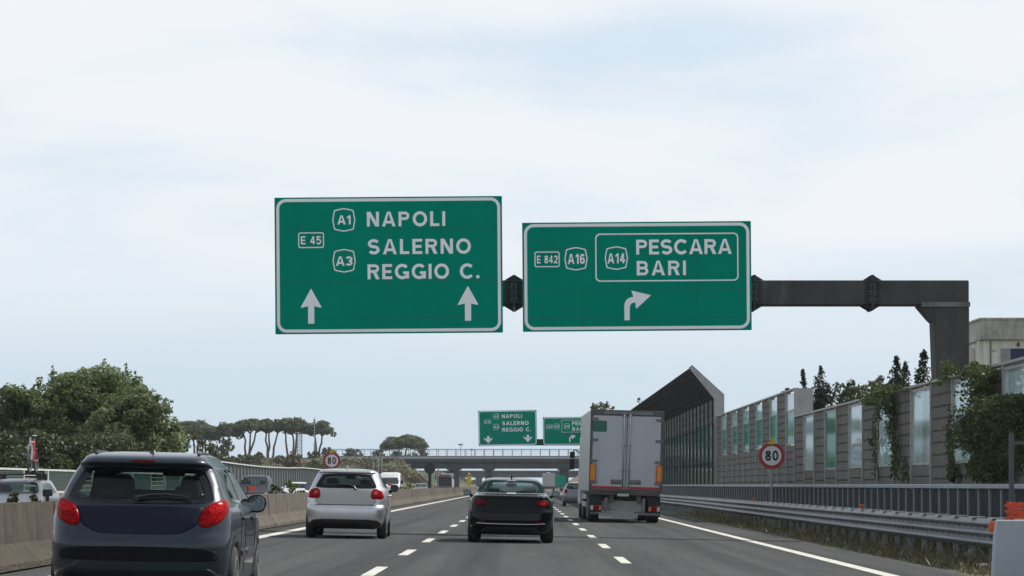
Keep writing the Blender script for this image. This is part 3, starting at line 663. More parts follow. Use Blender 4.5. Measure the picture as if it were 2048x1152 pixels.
def tight(poly):
    q = []
    for i in range(len(poly)):
        a, b = poly[i], poly[(i + 1) % len(poly)]; q += [(a[0] + (b[0] - a[0]) * t, a[1] + (b[1] - a[1]) * t) for t in (.1, .5, .9)]
    return chaikin(q, 2)
class Body:
    """car shell as a stack of horizontal sections; y = 0 at the rear bumper, growing forward"""
    def __init__(s, L, lv, rc=.24, rcy=.2, crown=.06, rch=.10, rchy=.07, belt=1.0, fr=.28, fry=.3, fcrown=.12, pr=.07, pf=.09):
        zs = [l[0] for l in lv]; s.z0, s.z1 = zs[0], zs[-1]; s.L = L
        s.yr, s.yf, s.w = (pchip(zs, [l[i] for l in lv]) for i in (1, 2, 3))
        mixz = lambda a, b: (lambda z: a + (b - a) * min(1, max(0, (z - (belt - .12)) / .24)))
        s.rc, s.rcy = mixz(rc, rch), mixz(rcy, rchy); s.cr = lambda z: crown; s.fr, s.fry = mixz(fr, .14), mixz(fry, .12); s.fc = mixz(fcrown, .10); s.pr, s.pf = pr, pf
    def plan(s, y):
        a, b, L = s.L * .38, s.L * .62, s.L
        return 1 - s.pr * max(0, (a - y) / a) ** 2 - s.pf * max(0, (y - b) / (L - b)) ** 2
    def y0(s, z): return s.yr(z) + s.cr(z) + s.rcy(z)
    def y1(s, z): return s.yf(z) - s.fc(z) - s.fry(z)
    def side(s, y, z): return s.w(z) * s.plan(min(max(y, s.y0(z)), max(s.y1(z), s.y0(z) + .01)))
    def wr(s, z): return s.side(s.y0(z), z)
    def rear(s, x, z):
        wr = s.wr(z); u = min(abs(x), wr); rc = min(s.rc(z), wr * .9); y = s.yr(z) + s.cr(z) * (u / wr) ** 2
        if u > wr - rc: y += s.rcy(z) * (1 - math.sqrt(max(0, 1 - ((u - wr + rc) / rc) ** 2)))
        return y
    def wf(s, z): return s.side(max(s.y1(z), s.y0(z) + .01), z)
    def front(s, x, z):
        wr = s.wf(z); u = min(abs(x), wr); rc = min(s.fr(z), wr * .9); y = s.yf(z) - s.fc(z) * (u / wr) ** 2
        if u > wr - rc: y -= s.fry(z) * (1 - math.sqrt(max(0, 1 - ((u - wr + rc) / rc) ** 2)))
        return max(y, s.y0(z) + .01)
    def pt(s, face, a, z, off=0):
        e = .004
        if face == 'rear':
            p = Vector((a, s.rear(a, z), z)); n = Vector(((s.rear(a + e, z) - s.rear(a - e, z)) / 2 / e, -1, (s.rear(a, z + e) - s.rear(a, z - e)) / 2 / e))
        elif face == 'front':
            p = Vector((a, s.front(a, z), z)); n = Vector((-(s.front(a + e, z) - s.front(a - e, z)) / 2 / e, 1, -(s.front(a, z + e) - s.front(a, z - e)) / 2 / e))
        else:
            g = 1 if face == 'right' else -1; x = s.side(a, z); p = Vector((g * x, a, z)); n = Vector((g, -(s.side(a + e, z) - s.side(a - e, z)) / 2 / e, -(s.side(a, z + e) - s.side(a, z - e)) / 2 / e))
        return p + n.normalized() * off
    def shell(s, nz=64, nr=30, nc=8, ns=90):
        zs = [s.z0 + (s.z1 - s.z0) * k / nz for k in range(nz + 1)]
        V = []; reg = []
        for k, z in enumerate(zs):
            row = []; wr, rc, wf, fr = s.wr(z), min(s.rc(z), s.wr(z) * .9), s.wf(z), min(s.fr(z), s.wf(z) * .9)
            xr = [-(wr - rc) + 2 * (wr - rc) * i / nr for i in range(nr + 1)]
            ca = [rc * math.sin(math.pi / 2 * i / nc) for i in range(1, nc + 1)]
            for x in [-(wr - rc + q) for q in ca[::-1]] + xr + [wr - rc + q for q in ca]: row.append((x, s.rear(x, z), z, 0))
            ya, yb = s.y0(z), max(s.y1(z), s.y0(z) + .01)
            for i in range(1, ns): y = ya + (yb - ya) * i / ns; row.append((s.side(y, z), y, z, 1))
            xf = [(wf - fr) - 2 * (wf - fr) * i / nr for i in range(nr + 1)]; cf = [fr * math.sin(math.pi / 2 * i / nc) for i in range(1, nc + 1)]
            for x in [wf - fr + q for q in cf[::-1]] + xf + [-(wf - fr + q) for q in cf]: row.append((x, s.front(x, z), z, 2))
            for i in range(1, ns): y = yb + (ya - yb) * i / ns; row.append((-s.side(y, z), y, z, 3))
            V.append(row)
        return V
def shell_mesh(b, name, m, parent, holes, arches, **kw):
    V = b.shell(**kw); n = len(V[0]); v = [p[:3] for r in V for p in r]; f = []
    for k in range(len(V) - 1):
        for i in range(n):
            j = (i + 1) % n; q = (V[k][i], V[k][j], V[k + 1][j], V[k + 1][i]); c = [sum(p[d] for p in q) / 4 for d in range(3)]; r = V[k][i][3]; drop = False
            for face, poly in holes:
                if face == 'rear' and r == 0 and inside(poly, c[0], c[2]): drop = True
                if face == 'front' and r == 2 and inside(poly, c[0], c[2]): drop = True
                if face in ('right', 'left') and r == (1 if face == 'right' else 3) and inside(poly, c[1], c[2]): drop = True
            for (ay, az, ar) in arches:
                if abs(c[0]) > b.w(c[2]) - .30 and (c[1] - ay) ** 2 + (c[2] - az) ** 2 < ar * ar: drop = True
            if not drop: f.append((k * n + i, k * n + j, (k + 1) * n + j, (k + 1) * n + i))
    f.append([(len(V) - 1) * n + i for i in range(n)]); f.append(list(range(n))[::-1])
    return mk(name, v, f, m, parent, True)
def patch(b, name, face, poly, m, parent, off=.006, th=.02, nz=14, nx=14, smooth=True, bulge=0):
    zs = [p[1] for p in poly]; za, zb = min(zs) + 1e-5, max(zs) - 1e-5; v = []; f = []
    for j in range(nz + 1):
        t = (1 - math.cos(math.pi * j / nz)) / 2; z = za + (zb - za) * t; s_ = span(poly, z) or (0, 0)
        for i in range(nx + 1):
            u = i / nx; e = off + bulge * (1 - (2 * u - 1) ** 4) * (1 - (2 * t - 1) ** 4); v.append(b.pt(face, s_[0] + (s_[1] - s_[0]) * u, z, e))
    n = nx + 1
    for j in range(nz):
        for i in range(nx): a = j * n + i; f.append((a, a + 1, a + n + 1, a + n))
    loop = [i for i in range(n)] + [j * n + nx for j in range(1, nz + 1)] + [nz * n + i for i in range(nx - 1, -1, -1)] + [j * n for j in range(nz - 1, 0, -1)]
    base = len(v); cz = sum(p[2] for p in v) / len(v)
    d = {'rear': Vector((0, 1, 0)), 'front': Vector((0, -1, 0)), 'right': Vector((-1, 0, 0)), 'left': Vector((1, 0, 0))}[face]
    for q in loop: v.append(v[q] + d * th)
    for i in range(len(loop)): j = (i + 1) % len(loop); f.append((loop[j], loop[i], base + i, base + j))
    if face in ('front', 'left'): f = [q[::-1] for q in f]
    o = mk(name, v, f, m, parent, False)
    if smooth:
        nf = nz * nx; o.data.polygons.foreach_set('use_smooth', [i < nf for i in range(len(f))])
    return o
def frame_ring(b, name, face, outer, inner, m, parent, off=.004, k=3):
    n = len(outer); v = []; f = []
    for t in range(k + 1):
        for i in range(n): u = t / k; v.append(b.pt(face, outer[i][0] * (1 - u) + inner[i][0] * u, outer[i][1] * (1 - u) + inner[i][1] * u, off))
    for t in range(k):
        for i in range(n): j = (i + 1) % n; f.append((t * n + i, t * n + j, (t + 1) * n + j, (t + 1) * n + i))
    d = {'rear': Vector((0, 1, 0)), 'front': Vector((0, -1, 0)), 'right': Vector((-1, 0, 0)), 'left': Vector((1, 0, 0))}[face]
    base = len(v)
    for i in range(n): v.append(v[i] + d * .015)
    for i in range(n): j = (i + 1) % n; f.append((i, j, base + j, base + i))
    return mk(name, v, f, m, parent, True)
rubber = mat('tyre_rubber', (.022, .022, .023), .85, (.03, .029, .028), 8)
blacktrim = mat('black_trim', (.012, .012, .013), .45, (.016, .016, .017), 5)
blackgloss = mat('black_gloss', (.006, .006, .008), .12, (.007, .007, .009), 3, coat=.15, spec=.25)
alloy = mat('alloy_wheel', (.55, .56, .58), .3, (.42, .43, .45), 6, metal=.8)
seatm = mat('seat_cloth', (.018, .019, .022), .9, (.026, .027, .03), 8)
cabin = mat('cabin_dark', (.02, .02, .022), .85)
redlens = mat('red_lens', (.20, .0015, .003), .2, (.36, .005, .006), 30, coat=.02, detail=3, lo=.42, hi=.62, spec=.06)
darkred = mat('dark_red_lens', (.07, .002, .004), .15, (.11, .003, .005), 18, coat=.05, spec=.1)
carglass = glassmat('car_glass', (.60, .72, .71), (.2, .22, .22), .02, .01, .42)
darkglass = mat('dark_glass', (.012, .015, .018), .04, (.02, .024, .027), 1.5, coat=1)
chrome = mat('chrome', (.75, .75, .77), .12, (.65, .65, .67), 5, metal=1)
def wheel(parent, x, y, r, wd, sgn, rimm=None):
    t = MB(); prof = [(r * .60, -wd / 2), (r * .90, -wd / 2), (r * .975, -wd * .40), (r, -wd * .22), (r, wd * .22), (r * .975, wd * .40), (r * .90, wd / 2), (r * .60, wd / 2)]
    t.lathe(prof, (x, y, r), 'x', 36); o = t.build('wheel', rubber, parent, True)
    rm = MB(); fx = x + sgn * (wd / 2 - .012)
    rm.lathe([(r * .66, 0), (r * .66, .02 * sgn), (r * .60, .015 * sgn), (r * .57, -.03 * sgn)], (fx, y, r), 'x', 32)
    for k in range(7):
        a = 6.2832 * k / 7; c, s_ = math.cos(a), math.sin(a); q = .045; l = r * .60
        rm.add([(fx + sgn * .014, y + c * .05 - s_ * q, r + s_ * .05 + c * q), (fx + sgn * .014, y + c * .05 + s_ * q, r + s_ * .05 - c * q), (fx + sgn * .004, y + c * l + s_ * q * .7, r + s_ * l - c * q * .7), (fx + sgn * .004, y + c * l - s_ * q * .7, r + s_ * l + c * q * .7)], [(0, 1, 2, 3) if sgn < 0 else (3, 2, 1, 0)])
    rm.lathe([(.07, .02 * sgn), (.02, .026 * sgn)], (fx, y, r), 'x', 16)
    rm.build('rim', rimm or alloy, o)
    return o
def seat(parent, x, y, z, top):
    s = MB(); n = 12
    v = []; f = []
    prof = [(.0, .22, .10), (.12, .235, .11), (.30, .235, .10), (.45, .22, .09), (.55, .17, .08), (.60, .11, .06)]
    def sec(zz, hw, ht, yo):
        return [(x + hw * math.copysign(abs(math.cos(a)) ** .5, math.cos(a)), y + yo + ht * math.copysign(abs(math.sin(a)) ** .6, math.sin(a)), zz) for a in np.linspace(0, 6.2832, 21)[:-1]]
    rows = []
    H = top - z
    for (t, hw, ht) in [(0, .22, .09), (.25, .24, .11), (.5, .235, .10), (.68, .22, .085), (.74, .19, .07), (.765, .08, .04), (.79, .08, .04), (.80, .125, .055), (.86, .14, .065), (.95, .13, .06), (.99, .10, .045), (1, .05, .02)]:
        rows.append(sec(z + H * t, hw, ht, -.22 * t * H / .8))
    for r in rows: v += r
    for k in range(len(rows) - 1):
        for i in range(20): f.append((k * 20 + i, k * 20 + (i + 1) % 20, (k + 1) * 20 + (i + 1) % 20, (k + 1) * 20 + i))
    f.append([(len(rows) - 1) * 20 + i for i in range(20)])
    return mk('seat', v, f, seatm, parent, True)
def door_mirror(parent, x, y, z, sgn, m, sx_=.12, sz_=.085, glass=True):
    k = MB(); v = []; f = []; n = 16
    for t, q in ((0, .93), (.25, 1.0), (.6, .85), (.85, .5), (1, .1)):
        for i in range(n):
            a = 6.2832 * i / n; cx = math.copysign(abs(math.cos(a)) ** .75, math.cos(a)); cz = math.copysign(abs(math.sin(a)) ** .75, math.sin(a))
            v.append((x + sgn * sx_ + cx * sx_ * q * (1 - .12 * (cz < 0)), y + .17 * t, z + sz_ + cz * sz_ * q))
    for j in range(4):
        for i in range(n): f.append((j * n + i, j * n + (i + 1) % n, (j + 1) * n + (i + 1) % n, (j + 1) * n + i))
    f += [list(range(n))[::-1], [4 * n + i for i in range(n)]]
    k.add(v, f); k.tube((x - sgn * .06, y + .08, z - .03), (x + sgn * .06, y + .08, z + .04), .035, .03)
    o = k.build('door_mirror', m, parent, True)
    g = MB(); g.prism([(x + sgn * sx_ + math.copysign(abs(math.cos(a)) ** .75, math.cos(a)) * sx_ * .82, z + sz_ + math.copysign(abs(math.sin(a)) ** .75, math.sin(a)) * sz_ * .80) for a in np.linspace(0, 6.2832, 17)[:-1]], y - .006, y + .004)
    g.build('mirror_glass', mat('mirror_glass', (.16, .18, .19), .05, metal=1), o)
    return o
def car(name, label, cat, b, m, loc, rz=0, roll=R(1.15), group=None, rearwin=None, ringw=.05, sides=(), wind=None, arches=(), wheels=(), see=True, lights=(), lower=None, seats=(), extra=None, hi=True, frit=None, rimm=None, noseats=False):
    root = thing(name, label, cat, loc, group, rz); root.rotation_euler = (0, roll, rz)
    holes = []
    for face, poly in ([('rear', rearwin)] if rearwin else []) + [('front', wind)] * bool(wind) + [q for p in sides for q in (('right', p), ('left', p))]:
        rw = ringw if face in ('rear', 'front') else .035
        outer = chaikin(poly, 3) if len(poly) > 7 else tight(poly); inner = scalep(outer, rw)
        if see: holes.append((face, scalep(outer, rw * .45, rw * (.2 if face == 'rear' else .45))))
        inner = scalep(outer, rw, rw * (.42 if face == 'rear' else 1)); frame_ring(b, 'window_seal', face, outer, inner, frit or blackgloss, root)
        o = patch(b, 'rear_window' if face == 'rear' else 'windscreen' if face == 'front' else 'side_window', face, scalep(outer, rw * .9, rw * (.38 if face == 'rear' else .9)), carglass if see else darkglass, root, off=.001 if see else .003, th=.004)
    kw = dict(nz=72, nr=34, nc=9, ns=100) if hi else dict(nz=44, nr=16, nc=5, ns=50)
    shell_mesh(b, 'body', m, root, holes, [(a, r_, ar) for a, r_, ar in arches], **kw)
    ub = MB(); ub.box(-b.w(b.z0) * .80, b.w(b.z0) * .80, b.yr(b.z0) + .14, b.L - .35, b.z0 - .03, b.z0 + .14)
    for a, r_, ar in arches: ub.box(-b.w(.4) * .72, b.w(.4) * .72, a - ar, a + ar, b.z0 + .01, r_ + ar * .9)
    ub.build('underbody', cabin, root)
    for a, r_, ar in arches:
        for g in (1, -1):
            v = []; f = []; n = 20
            for i in range(n + 1):
                t = math.pi * (-.08 + 1.16 * i / n); yy, zz = a + ar * math.cos(t), r_ + ar * math.sin(t)
                if zz < b.z0: zz = b.z0
                xs_ = b.side(yy, zz); y2, z2 = a + (ar + .045) * math.cos(t), max(b.z0, r_ + (ar + .045) * math.sin(t)); x2 = b.side(y2, z2)
                v += [(g * (xs_ - .16), yy, zz), (g * (xs_ + .006), yy, zz), (g * (x2 + .004), y2, z2)]
            for i in range(n): q = i * 3; f += [(q, q + 1, q + 4, q + 3), (q + 1, q + 2, q + 5, q + 4)]
            mk('wheel_arch', v, f, m, root, True)
    for (x, y, r_, wd) in wheels: wheel(root, x, y, r_, wd, 1, rimm); wheel(root, -x, y, r_, wd, -1, rimm)
    for s_ in seats: seat(root, *s_)
    return root
def mirrored(poly): return [(-p[0], p[1]) for p in poly][::-1]

# ---- dark blue grey hatchback, nearest
navy = mat('navy_grey_paint', (.022, .030, .043), .30, (.019, .027, .039), 1.5, metal=.2, coat=.5, spec=.22)
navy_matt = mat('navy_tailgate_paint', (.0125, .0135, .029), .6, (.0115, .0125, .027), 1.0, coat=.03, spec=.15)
navy_bump = mat('navy_bumper_paint', (.011, .016, .023), .5, (.010, .0145, .021), 2, coat=.06, spec=.15)
hb = Body(4.03, [(.20, .09, 3.92, .80), (.30, .03, 4.0, .845), (.40, .005, 4.02, .858), (.50, 0, 4.03, .866), (.60, 0, 4.03, .87), (.68, .02, 4.0, .872), (.74, .055, 3.93, .872), (.82, .085, 3.75, .87), (.90, .12, 3.45, .86), (.96, .15, 3.15, .845), (1.0, .175, 2.98, .825), (1.05, .22, 2.86, .80), (1.12, .29, 2.7, .765), (1.22, .385, 2.5, .72), (1.30, .455, 2.3, .68), (1.345, .49, 2.18, .65), (1.358, .40, 2.14, .64), (1.375, .37, 2.09, .625), (1.40, .38, 2.0, .60), (1.43, .43, 1.9, .585), (1.455, .56, 1.78, .545), (1.475, .78, 1.62, .47), (1.485, 1.0, 1.5, .34)], rc=.30, rcy=.26, crown=.07, rch=.13, rchy=.12, belt=1.04)
HX, HD = wx(271.5, 27.8), 27.8
hwin = [(-.53, 1.338), (0, 1.352), (.53, 1.338), (.575, 1.29), (.655, 1.13), (.68, 1.04), (.66, 1.015), (.4, .992), (-.4, .992), (-.66, 1.015), (-.68, 1.04), (-.655, 1.13), (-.575, 1.29)]
hs1 = [(.72, 1.02), (.80, 1.14), (.98, 1.27), (1.22, 1.345), (1.50, 1.36), (1.50, .99)]
hs2 = [(1.56, .985), (1.56, 1.362), (1.80, 1.365), (2.02, 1.34), (2.50, 1.10), (2.62, .99), (2.58, .965)]
hwd = [(-.56, 1.37), (.56, 1.37), (.74, 1.03), (-.74, 1.03)]
T = car('hatchback_car', 'dark blue grey hatchback nearest to the viewer in the left lane', 'car', hb, navy, (HX, HD, gz(HX)), rz=R(.4), rearwin=hwin, ringw=.085, sides=(hs1, hs2), wind=hwd,
        arches=((.72, .30, .36), (3.26, .30, .36)), wheels=((.765, .72, .305, .19), (.755, 3.26, .305, .19)), seats=((-.36, 1.75, .5, 1.26), (.36, 1.75, .5, 1.26)))
patch(hb, 'tailgate', 'rear', chaikin([(-.60, .95), (-.57, .972), (.57, .972), (.60, .95), (.555, .86), (.54, .80), (.40, .725), (.30, .715), (-.30, .715), (-.40, .725), (-.54, .80), (-.555, .86)], 1), navy_matt, T, off=.006, nz=20, nx=24)
lens = chaikin([(.56, .785), (.548, .86), (.60, .965), (.69, 1.02), (.775, 1.045), (.80, 1.0), (.797, .92), (.76, .84), (.66, .785)], 2)
for g in (1, -1):
    lp_ = lens if g > 0 else mirrored(lens)
    o = patch(hb, 'tail_light', 'rear', lp_, redlens, T, off=.010, bulge=.018)
    sm_ = scalep(lens, .10, .10); 
    sub = chaikin([(.60, .93), (.69, .99), (.745, .99), (.75, .93), (.68, .90)], 2)
    patch(hb, 'light_reflector', 'rear', sub if g > 0 else mirrored(sub), mat('red_prism', (.62, .02, .02), .12, (.24, .003, .005), 45, coat=.02, detail=2, spec=.08), o, off=.030, th=.004)
band = [(-.72, .462), (-.74, .50), (-.72, .598), (.72, .598), (.74, .50), (.72, .462)]
patch(hb, 'bumper_strip', 'rear', chaikin(band, 2), mat('strip_plastic', (.007, .008, .010), .7, (.009, .010, .012), 3, spec=.12), T, off=.006, nx=30)
lip = [(-.70, .24), (-.74, .30), (-.70, .395), (-.5, .42), (.5, .42), (.70, .395), (.74, .30), (.70, .24)]
patch(hb, 'bumper_lip', 'rear', chaikin(lip, 1), navy_bump, T, off=.012, nx=30, bulge=.015)
bl = [(-.125, 1.381), (-.12, 1.402), (.12, 1.402), (.125, 1.381)]
patch(hb, 'brake_light', 'rear', chaikin(bl, 2), darkred, T, off=.004)
def roof_top(b, x, y):
    for k in range(400):
        z = b.z1 - k * .001
        if x <= b.side(y, z) and b.rear(x, z) <= y <= b.front(x, z): return z
    return b.z1
for g in (1, -1):                                          # roof ditch strips
    st = MB(); pts = [Vector((g * .485, .66 + .2 * k, roof_top(hb, .485, .66 + .2 * k) + .008)) for k in range(6)]
    for a, c_ in zip(pts, pts[1:]): st.tube(a, c_, .014, .014, 6)
    st.build('roof_strip', blacktrim, T)
an = MB(); an.lathe([(.055, 0), (.04, .02), (.016, .045), (.008, .07)], (0.04, .78, 1.452), 'z', 12); an.tube((.04, .78, 1.50), (.04, .62, 1.78), .005, .003, 6); an.build('aerial', blacktrim, T)
wv = MB(); b0 = hb.pt('rear', -.03, 1.03, .03); wv.tube(b0 + Vector((0, .03, 0)), b0, .03, .03, 10)
pts = [hb.pt('rear', x, z, .035) for x, z in ((-.03, 1.03), (.1, 1.055), (.25, 1.06), (.40, 1.045), (.46, 1.035))]
wv.path(pts, [.014, .012, .010, .008, .005], 6)
pts = [hb.pt('rear', x, z, .022) for x, z in ((-.02, 1.046), (.12, 1.048), (.3, 1.042), (.47, 1.026))]; wv.path(pts, [.007] * 4, 6); wv.build('rear_wiper', blacktrim, T)
door_mirror(T, .80, 2.42, .905, 1, blackgloss, .10, .095); door_mirror(T, -.80, 2.42, .905, -1, blackgloss, .105, .085)
def side_detail(b, T, seams, handles, mould, mpaint, col=blacktrim):
    for y_, za, zb in seams:
        for face in ('right', 'left'):
            s_ = MB(); pts = [b.pt(face, y_, za + (zb - za) * k / 8, .001) for k in range(9)]
            for a, c_ in zip(pts, pts[1:]): s_.tube(a, c_, .004, .004, 4)
            s_.build('door_seam', col, T)
    for y_, z_ in handles:
        for face in ('right', 'left'):
            h_ = MB(); p0 = b.pt(face, y_, z_, .0); p1 = b.pt(face, y_ + .03, z_, .035); p2 = b.pt(face, y_ + .17, z_ + .005, .035); p3 = b.pt(face, y_ + .2, z_ + .005, 0); h_.path([p0, p1, p2, p3], [.014, .015, .015, .014], 8); h_.build('door_handle', mpaint, T, True)
    for ya, yb, za, zb in mould:
        for face in ('right', 'left'): patch(b, 'side_moulding', face, chaikin([(ya, za), (ya, zb), (yb, zb), (yb, za)], 1), mpaint, T, off=.014, th=.02)
side_detail(hb, T, ((1.12, .40, .98), (1.53, .25, .97), (2.62, .3, .97)), ((1.22, .86), (2.2, .85)), ((1.16, 1.48, .50, .57), (1.58, 2.55, .50, .57)), navy)
mi = MB(); mi.box(-.02, .20, 2.16, 2.19, 1.26, 1.325); mi.build('inside_mirror', cabin, T, bev=.02)
ps = MB(); ps.box(-.62, .62, .42, .80, .93, .955); ps.box(-.68, .68, 2.45, 2.9, .88, .97); ps.build('parcel_shelf', cabin, T)
rb = MB(); rb.prism([(.98, .5), (1.12, .5), (1.0, 1.03), (.90, 1.03)], -.60, .60, 'x'); 
for x in (-.36, .36): rb.box(x - .12, x + .12, .86, .95, 1.035, 1.16)
rb.build('rear_bench', seatm, T, bev=.035)

# ---- silver hatchback
silver = mat('silver_paint', (.56, .56, .57), .34, (.51, .51, .52), 2, metal=.8, coat=.5)
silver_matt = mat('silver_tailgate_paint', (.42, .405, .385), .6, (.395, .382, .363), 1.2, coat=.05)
sb = Body(4.22, [(.24, .12, 4.05, .78), (.34, .03, 4.17, .84), (.44, .005, 4.2, .865), (.55, 0, 4.22, .876), (.64, .005, 4.2, .88), (.70, .03, 4.15, .88), (.735, .075, 4.08, .88), (.80, .085, 3.92, .88), (.90, .10, 3.6, .875), (1.0, .125, 3.25, .858), (1.06, .15, 3.08, .835), (1.12, .185, 2.92, .80), (1.20, .24, 2.75, .765), (1.30, .31, 2.5, .715), (1.38, .36, 2.3, .672), (1.415, .38, 2.2, .648), (1.43, .32, 2.15, .638), (1.45, .31, 2.08, .62), (1.475, .36, 1.98, .585), (1.495, .55, 1.85, .53), (1.51, .80, 1.65, .44), (1.518, 1.0, 1.5, .32)], rc=.26, rcy=.2, crown=.07, rch=.12, rchy=.1, belt=1.1)
SX, SD = wx(689, 65.0), 65.0
swin = [(-.50, 1.405), (.50, 1.405), (.545, 1.35), (.66, 1.14), (.66, 1.11), (.56, 1.088), (-.56, 1.088), (-.66, 1.11), (-.66, 1.14), (-.545, 1.35)]
ss1 = [(.80, 1.11), (.95, 1.25), (1.2, 1.38), (1.60, 1.42), (1.60, 1.07)]; ss2 = [(1.66, 1.07), (1.66, 1.42), (1.95, 1.41), (2.2, 1.36), (2.65, 1.14), (2.75, 1.06)]
T2 = car('hatchback_car', 'silver hatchback in the left lane with red tail lights and a rear wiper', 'car', sb, silver, (SX, SD, gz(SX)), rz=R(.5), rearwin=swin, ringw=.06, sides=(ss1, ss2), wind=[(-.58, 1.41), (.58, 1.41), (.76, 1.10), (-.76, 1.10)],
         arches=((.80, .31, .36), (3.40, .31, .36)), wheels=((.775, .80, .315, .205), (.765, 3.40, .315, .205)), seats=((-.37, 1.8, .55, 1.31), (.37, 1.8, .55, 1.29)))
patch(sb, 'tailgate', 'rear', chaikin([(-.70, 1.05), (-.66, 1.075), (.66, 1.075), (.70, 1.05), (.56, 1.0), (.56, .88), (.66, .86), (.68, .80), (.60, .745), (.50, .738), (-.50, .738), (-.60, .745), (-.68, .80), (-.66, .86), (-.56, .88), (-.56, 1.0)], 1), silver_matt, T2, nz=18, nx=22, off=.008)
sl_ = chaikin([(.545, .865), (.555, .98), (.575, 1.06), (.64, 1.085), (.74, 1.06), (.80, .99), (.815, .90), (.79, .865)], 1)
for g in (1, -1):
    lq = sl_ if g > 0 else mirrored(sl_)
    o = patch(sb, 'tail_light', 'rear', lq, redlens, T2, off=.016, bulge=.02)
    q = chaikin([(.59, .95), (.60, 1.03), (.68, 1.03), (.68, .95)], 2); patch(sb, 'light_reflector', 'rear', q if g > 0 else mirrored(q), mat('pink_lens', (.55, .12, .12), .15, (.40, .03, .035), 30, coat=.1, spec=.2), o, off=.04, th=.004)
patch(sb, 'bumper_underside', 'rear', [(-.74, .243), (-.78, .33), (-.70, .40), (-.5, .42), (.5, .42), (.70, .40), (.78, .33), (.74, .243)], blacktrim, T2, off=.008, nx=26)
seam = MB(); pts = [sb.pt('rear', -.66 + 1.32 * k / 20, .728, .004) for k in range(21)]; seam.path(pts, [.007] * 21, 5); seam.build('tailgate_seam', blacktrim, T2)
wv = MB(); pts = [sb.pt('rear', x, z, .03) for x, z in ((.22, 1.055), (.17, 1.12), (.06, 1.15), (-.15, 1.15), (-.42, 1.135))]; wv.path(pts, [.026, .022, .018, .014, .010], 6); wv.build('rear_wiper', blacktrim, T2)
fi = MB(); fi.prism([(.62, 1.505), (.92, 1.512), (.70, 1.60), (.64, 1.60)], -.012, .012, 'x'); fi.build('aerial', silver, T2, bev=.004)
door_mirror(T2, .87, 2.55, 1.02, 1, blackgloss, .10, .085); door_mirror(T2, -.87, 2.55, 1.02, -1, blackgloss, .10, .085)
side_detail(sb, T2, ((1.2, .42, 1.04), (1.63, .28, 1.06)), ((1.28, .94), (2.3, .93)), (), silver)
mi = MB(); mi.box(-.11, .11, 2.2, 2.24, 1.30, 1.37); mi.build('inside_mirror', cabin, T2, bev=.02)
ps = MB(); ps.box(-.64, .64, .42, .80, 1.0, 1.03); ps.box(-.70, .70, 2.5, 3.0, .95, 1.03); ps.build('parcel_shelf', cabin, T2)
rb = MB(); rb.prism([(1.0, .5), (1.15, .5), (1.03, 1.06), (.93, 1.06)], -.62, .62, 'x')
for x in (-.36, .36): rb.box(x - .13, x + .13, .89, .98, 1.065, 1.19)
rb.build('rear_bench', mat('beige_cloth', (.16, .12, .095), .9), T2, bev=.035)

# ---- black saloon
black = mat('black_paint', (.0025, .003, .0035), .16, (.003, .0035, .004), 2, coat=.25, spec=.1)
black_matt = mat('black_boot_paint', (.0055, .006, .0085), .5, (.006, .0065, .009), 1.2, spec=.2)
ab = Body(4.73, [(.20, .14, 4.55, .80), (.28, .05, 4.68, .87), (.38, .01, 4.72, .90), (.48, 0, 4.73, .914), (.58, .01, 4.73, .92), (.66, .02, 4.7, .92), (.72, .06, 4.62, .918), (.80, .075, 4.4, .91), (.88, .08, 3.95, .895), (.94, .085, 3.6, .87), (.985, .075, 3.4, .835), (1.005, .11, 3.32, .81), (1.015, .25, 3.28, .798), (1.03, .50, 3.22, .785), (1.06, .74, 3.12, .765), (1.12, .98, 2.98, .735), (1.20, 1.22, 2.8, .69), (1.28, 1.47, 2.62, .645), (1.33, 1.66, 2.5, .60), (1.355, 1.80, 2.44, .57), (1.375, 1.95, 2.38, .51), (1.388, 2.08, 2.3, .43), (1.394, 2.15, 2.25, .32)], rc=.30, rcy=.28, crown=.12, rch=.16, rchy=.16, belt=1.0, pr=.06)
AX, AD = wx(1020.5, 63.6), 63.6
awin = [(-.47, 1.335), (.47, 1.335), (.54, 1.25), (.635, 1.06), (.60, 1.035), (-.60, 1.035), (-.635, 1.06), (-.54, 1.25)]
as1 = [(1.05, 1.05), (1.35, 1.18), (1.75, 1.29), (2.05, 1.325), (2.05, .99)]; as2 = [(2.11, .99), (2.11, 1.325), (2.4, 1.32), (2.7, 1.2), (3.05, 1.02), (3.05, .98)]
T3 = car('saloon_car', 'black saloon with fastback tail and chrome bumper line in the middle lane ahead', 'car', ab, black, (AX, AD, gz(AX)), rz=R(.2), rearwin=awin, ringw=.055, sides=(as1, as2), wind=[(-.52, 1.345), (.52, 1.345), (.73, 1.04), (-.73, 1.04)],
         arches=((.98, .335, .385), (3.80, .335, .385)), wheels=((.79, .98, .335, .25), (.79, 3.80, .335, .25)), seats=((-.38, 2.15, .45, 1.17), (.38, 2.15, .45, 1.17)))
patch(ab, 'boot_lid', 'rear', chaikin([(-.60, .985), (-.58, .998), (.58, .998), (.60, .985), (.62, .80), (.60, .66), (.52, .635), (-.52, .635), (-.60, .66), (-.62, .80)], 1), black_matt, T3, nz=16, nx=22, off=.005)
al = chaikin([(.53, .80), (.52, .86), (.56, .90), (.64, .925), (.76, .915), (.80, .86), (.78, .80), (.70, .775)], 2)
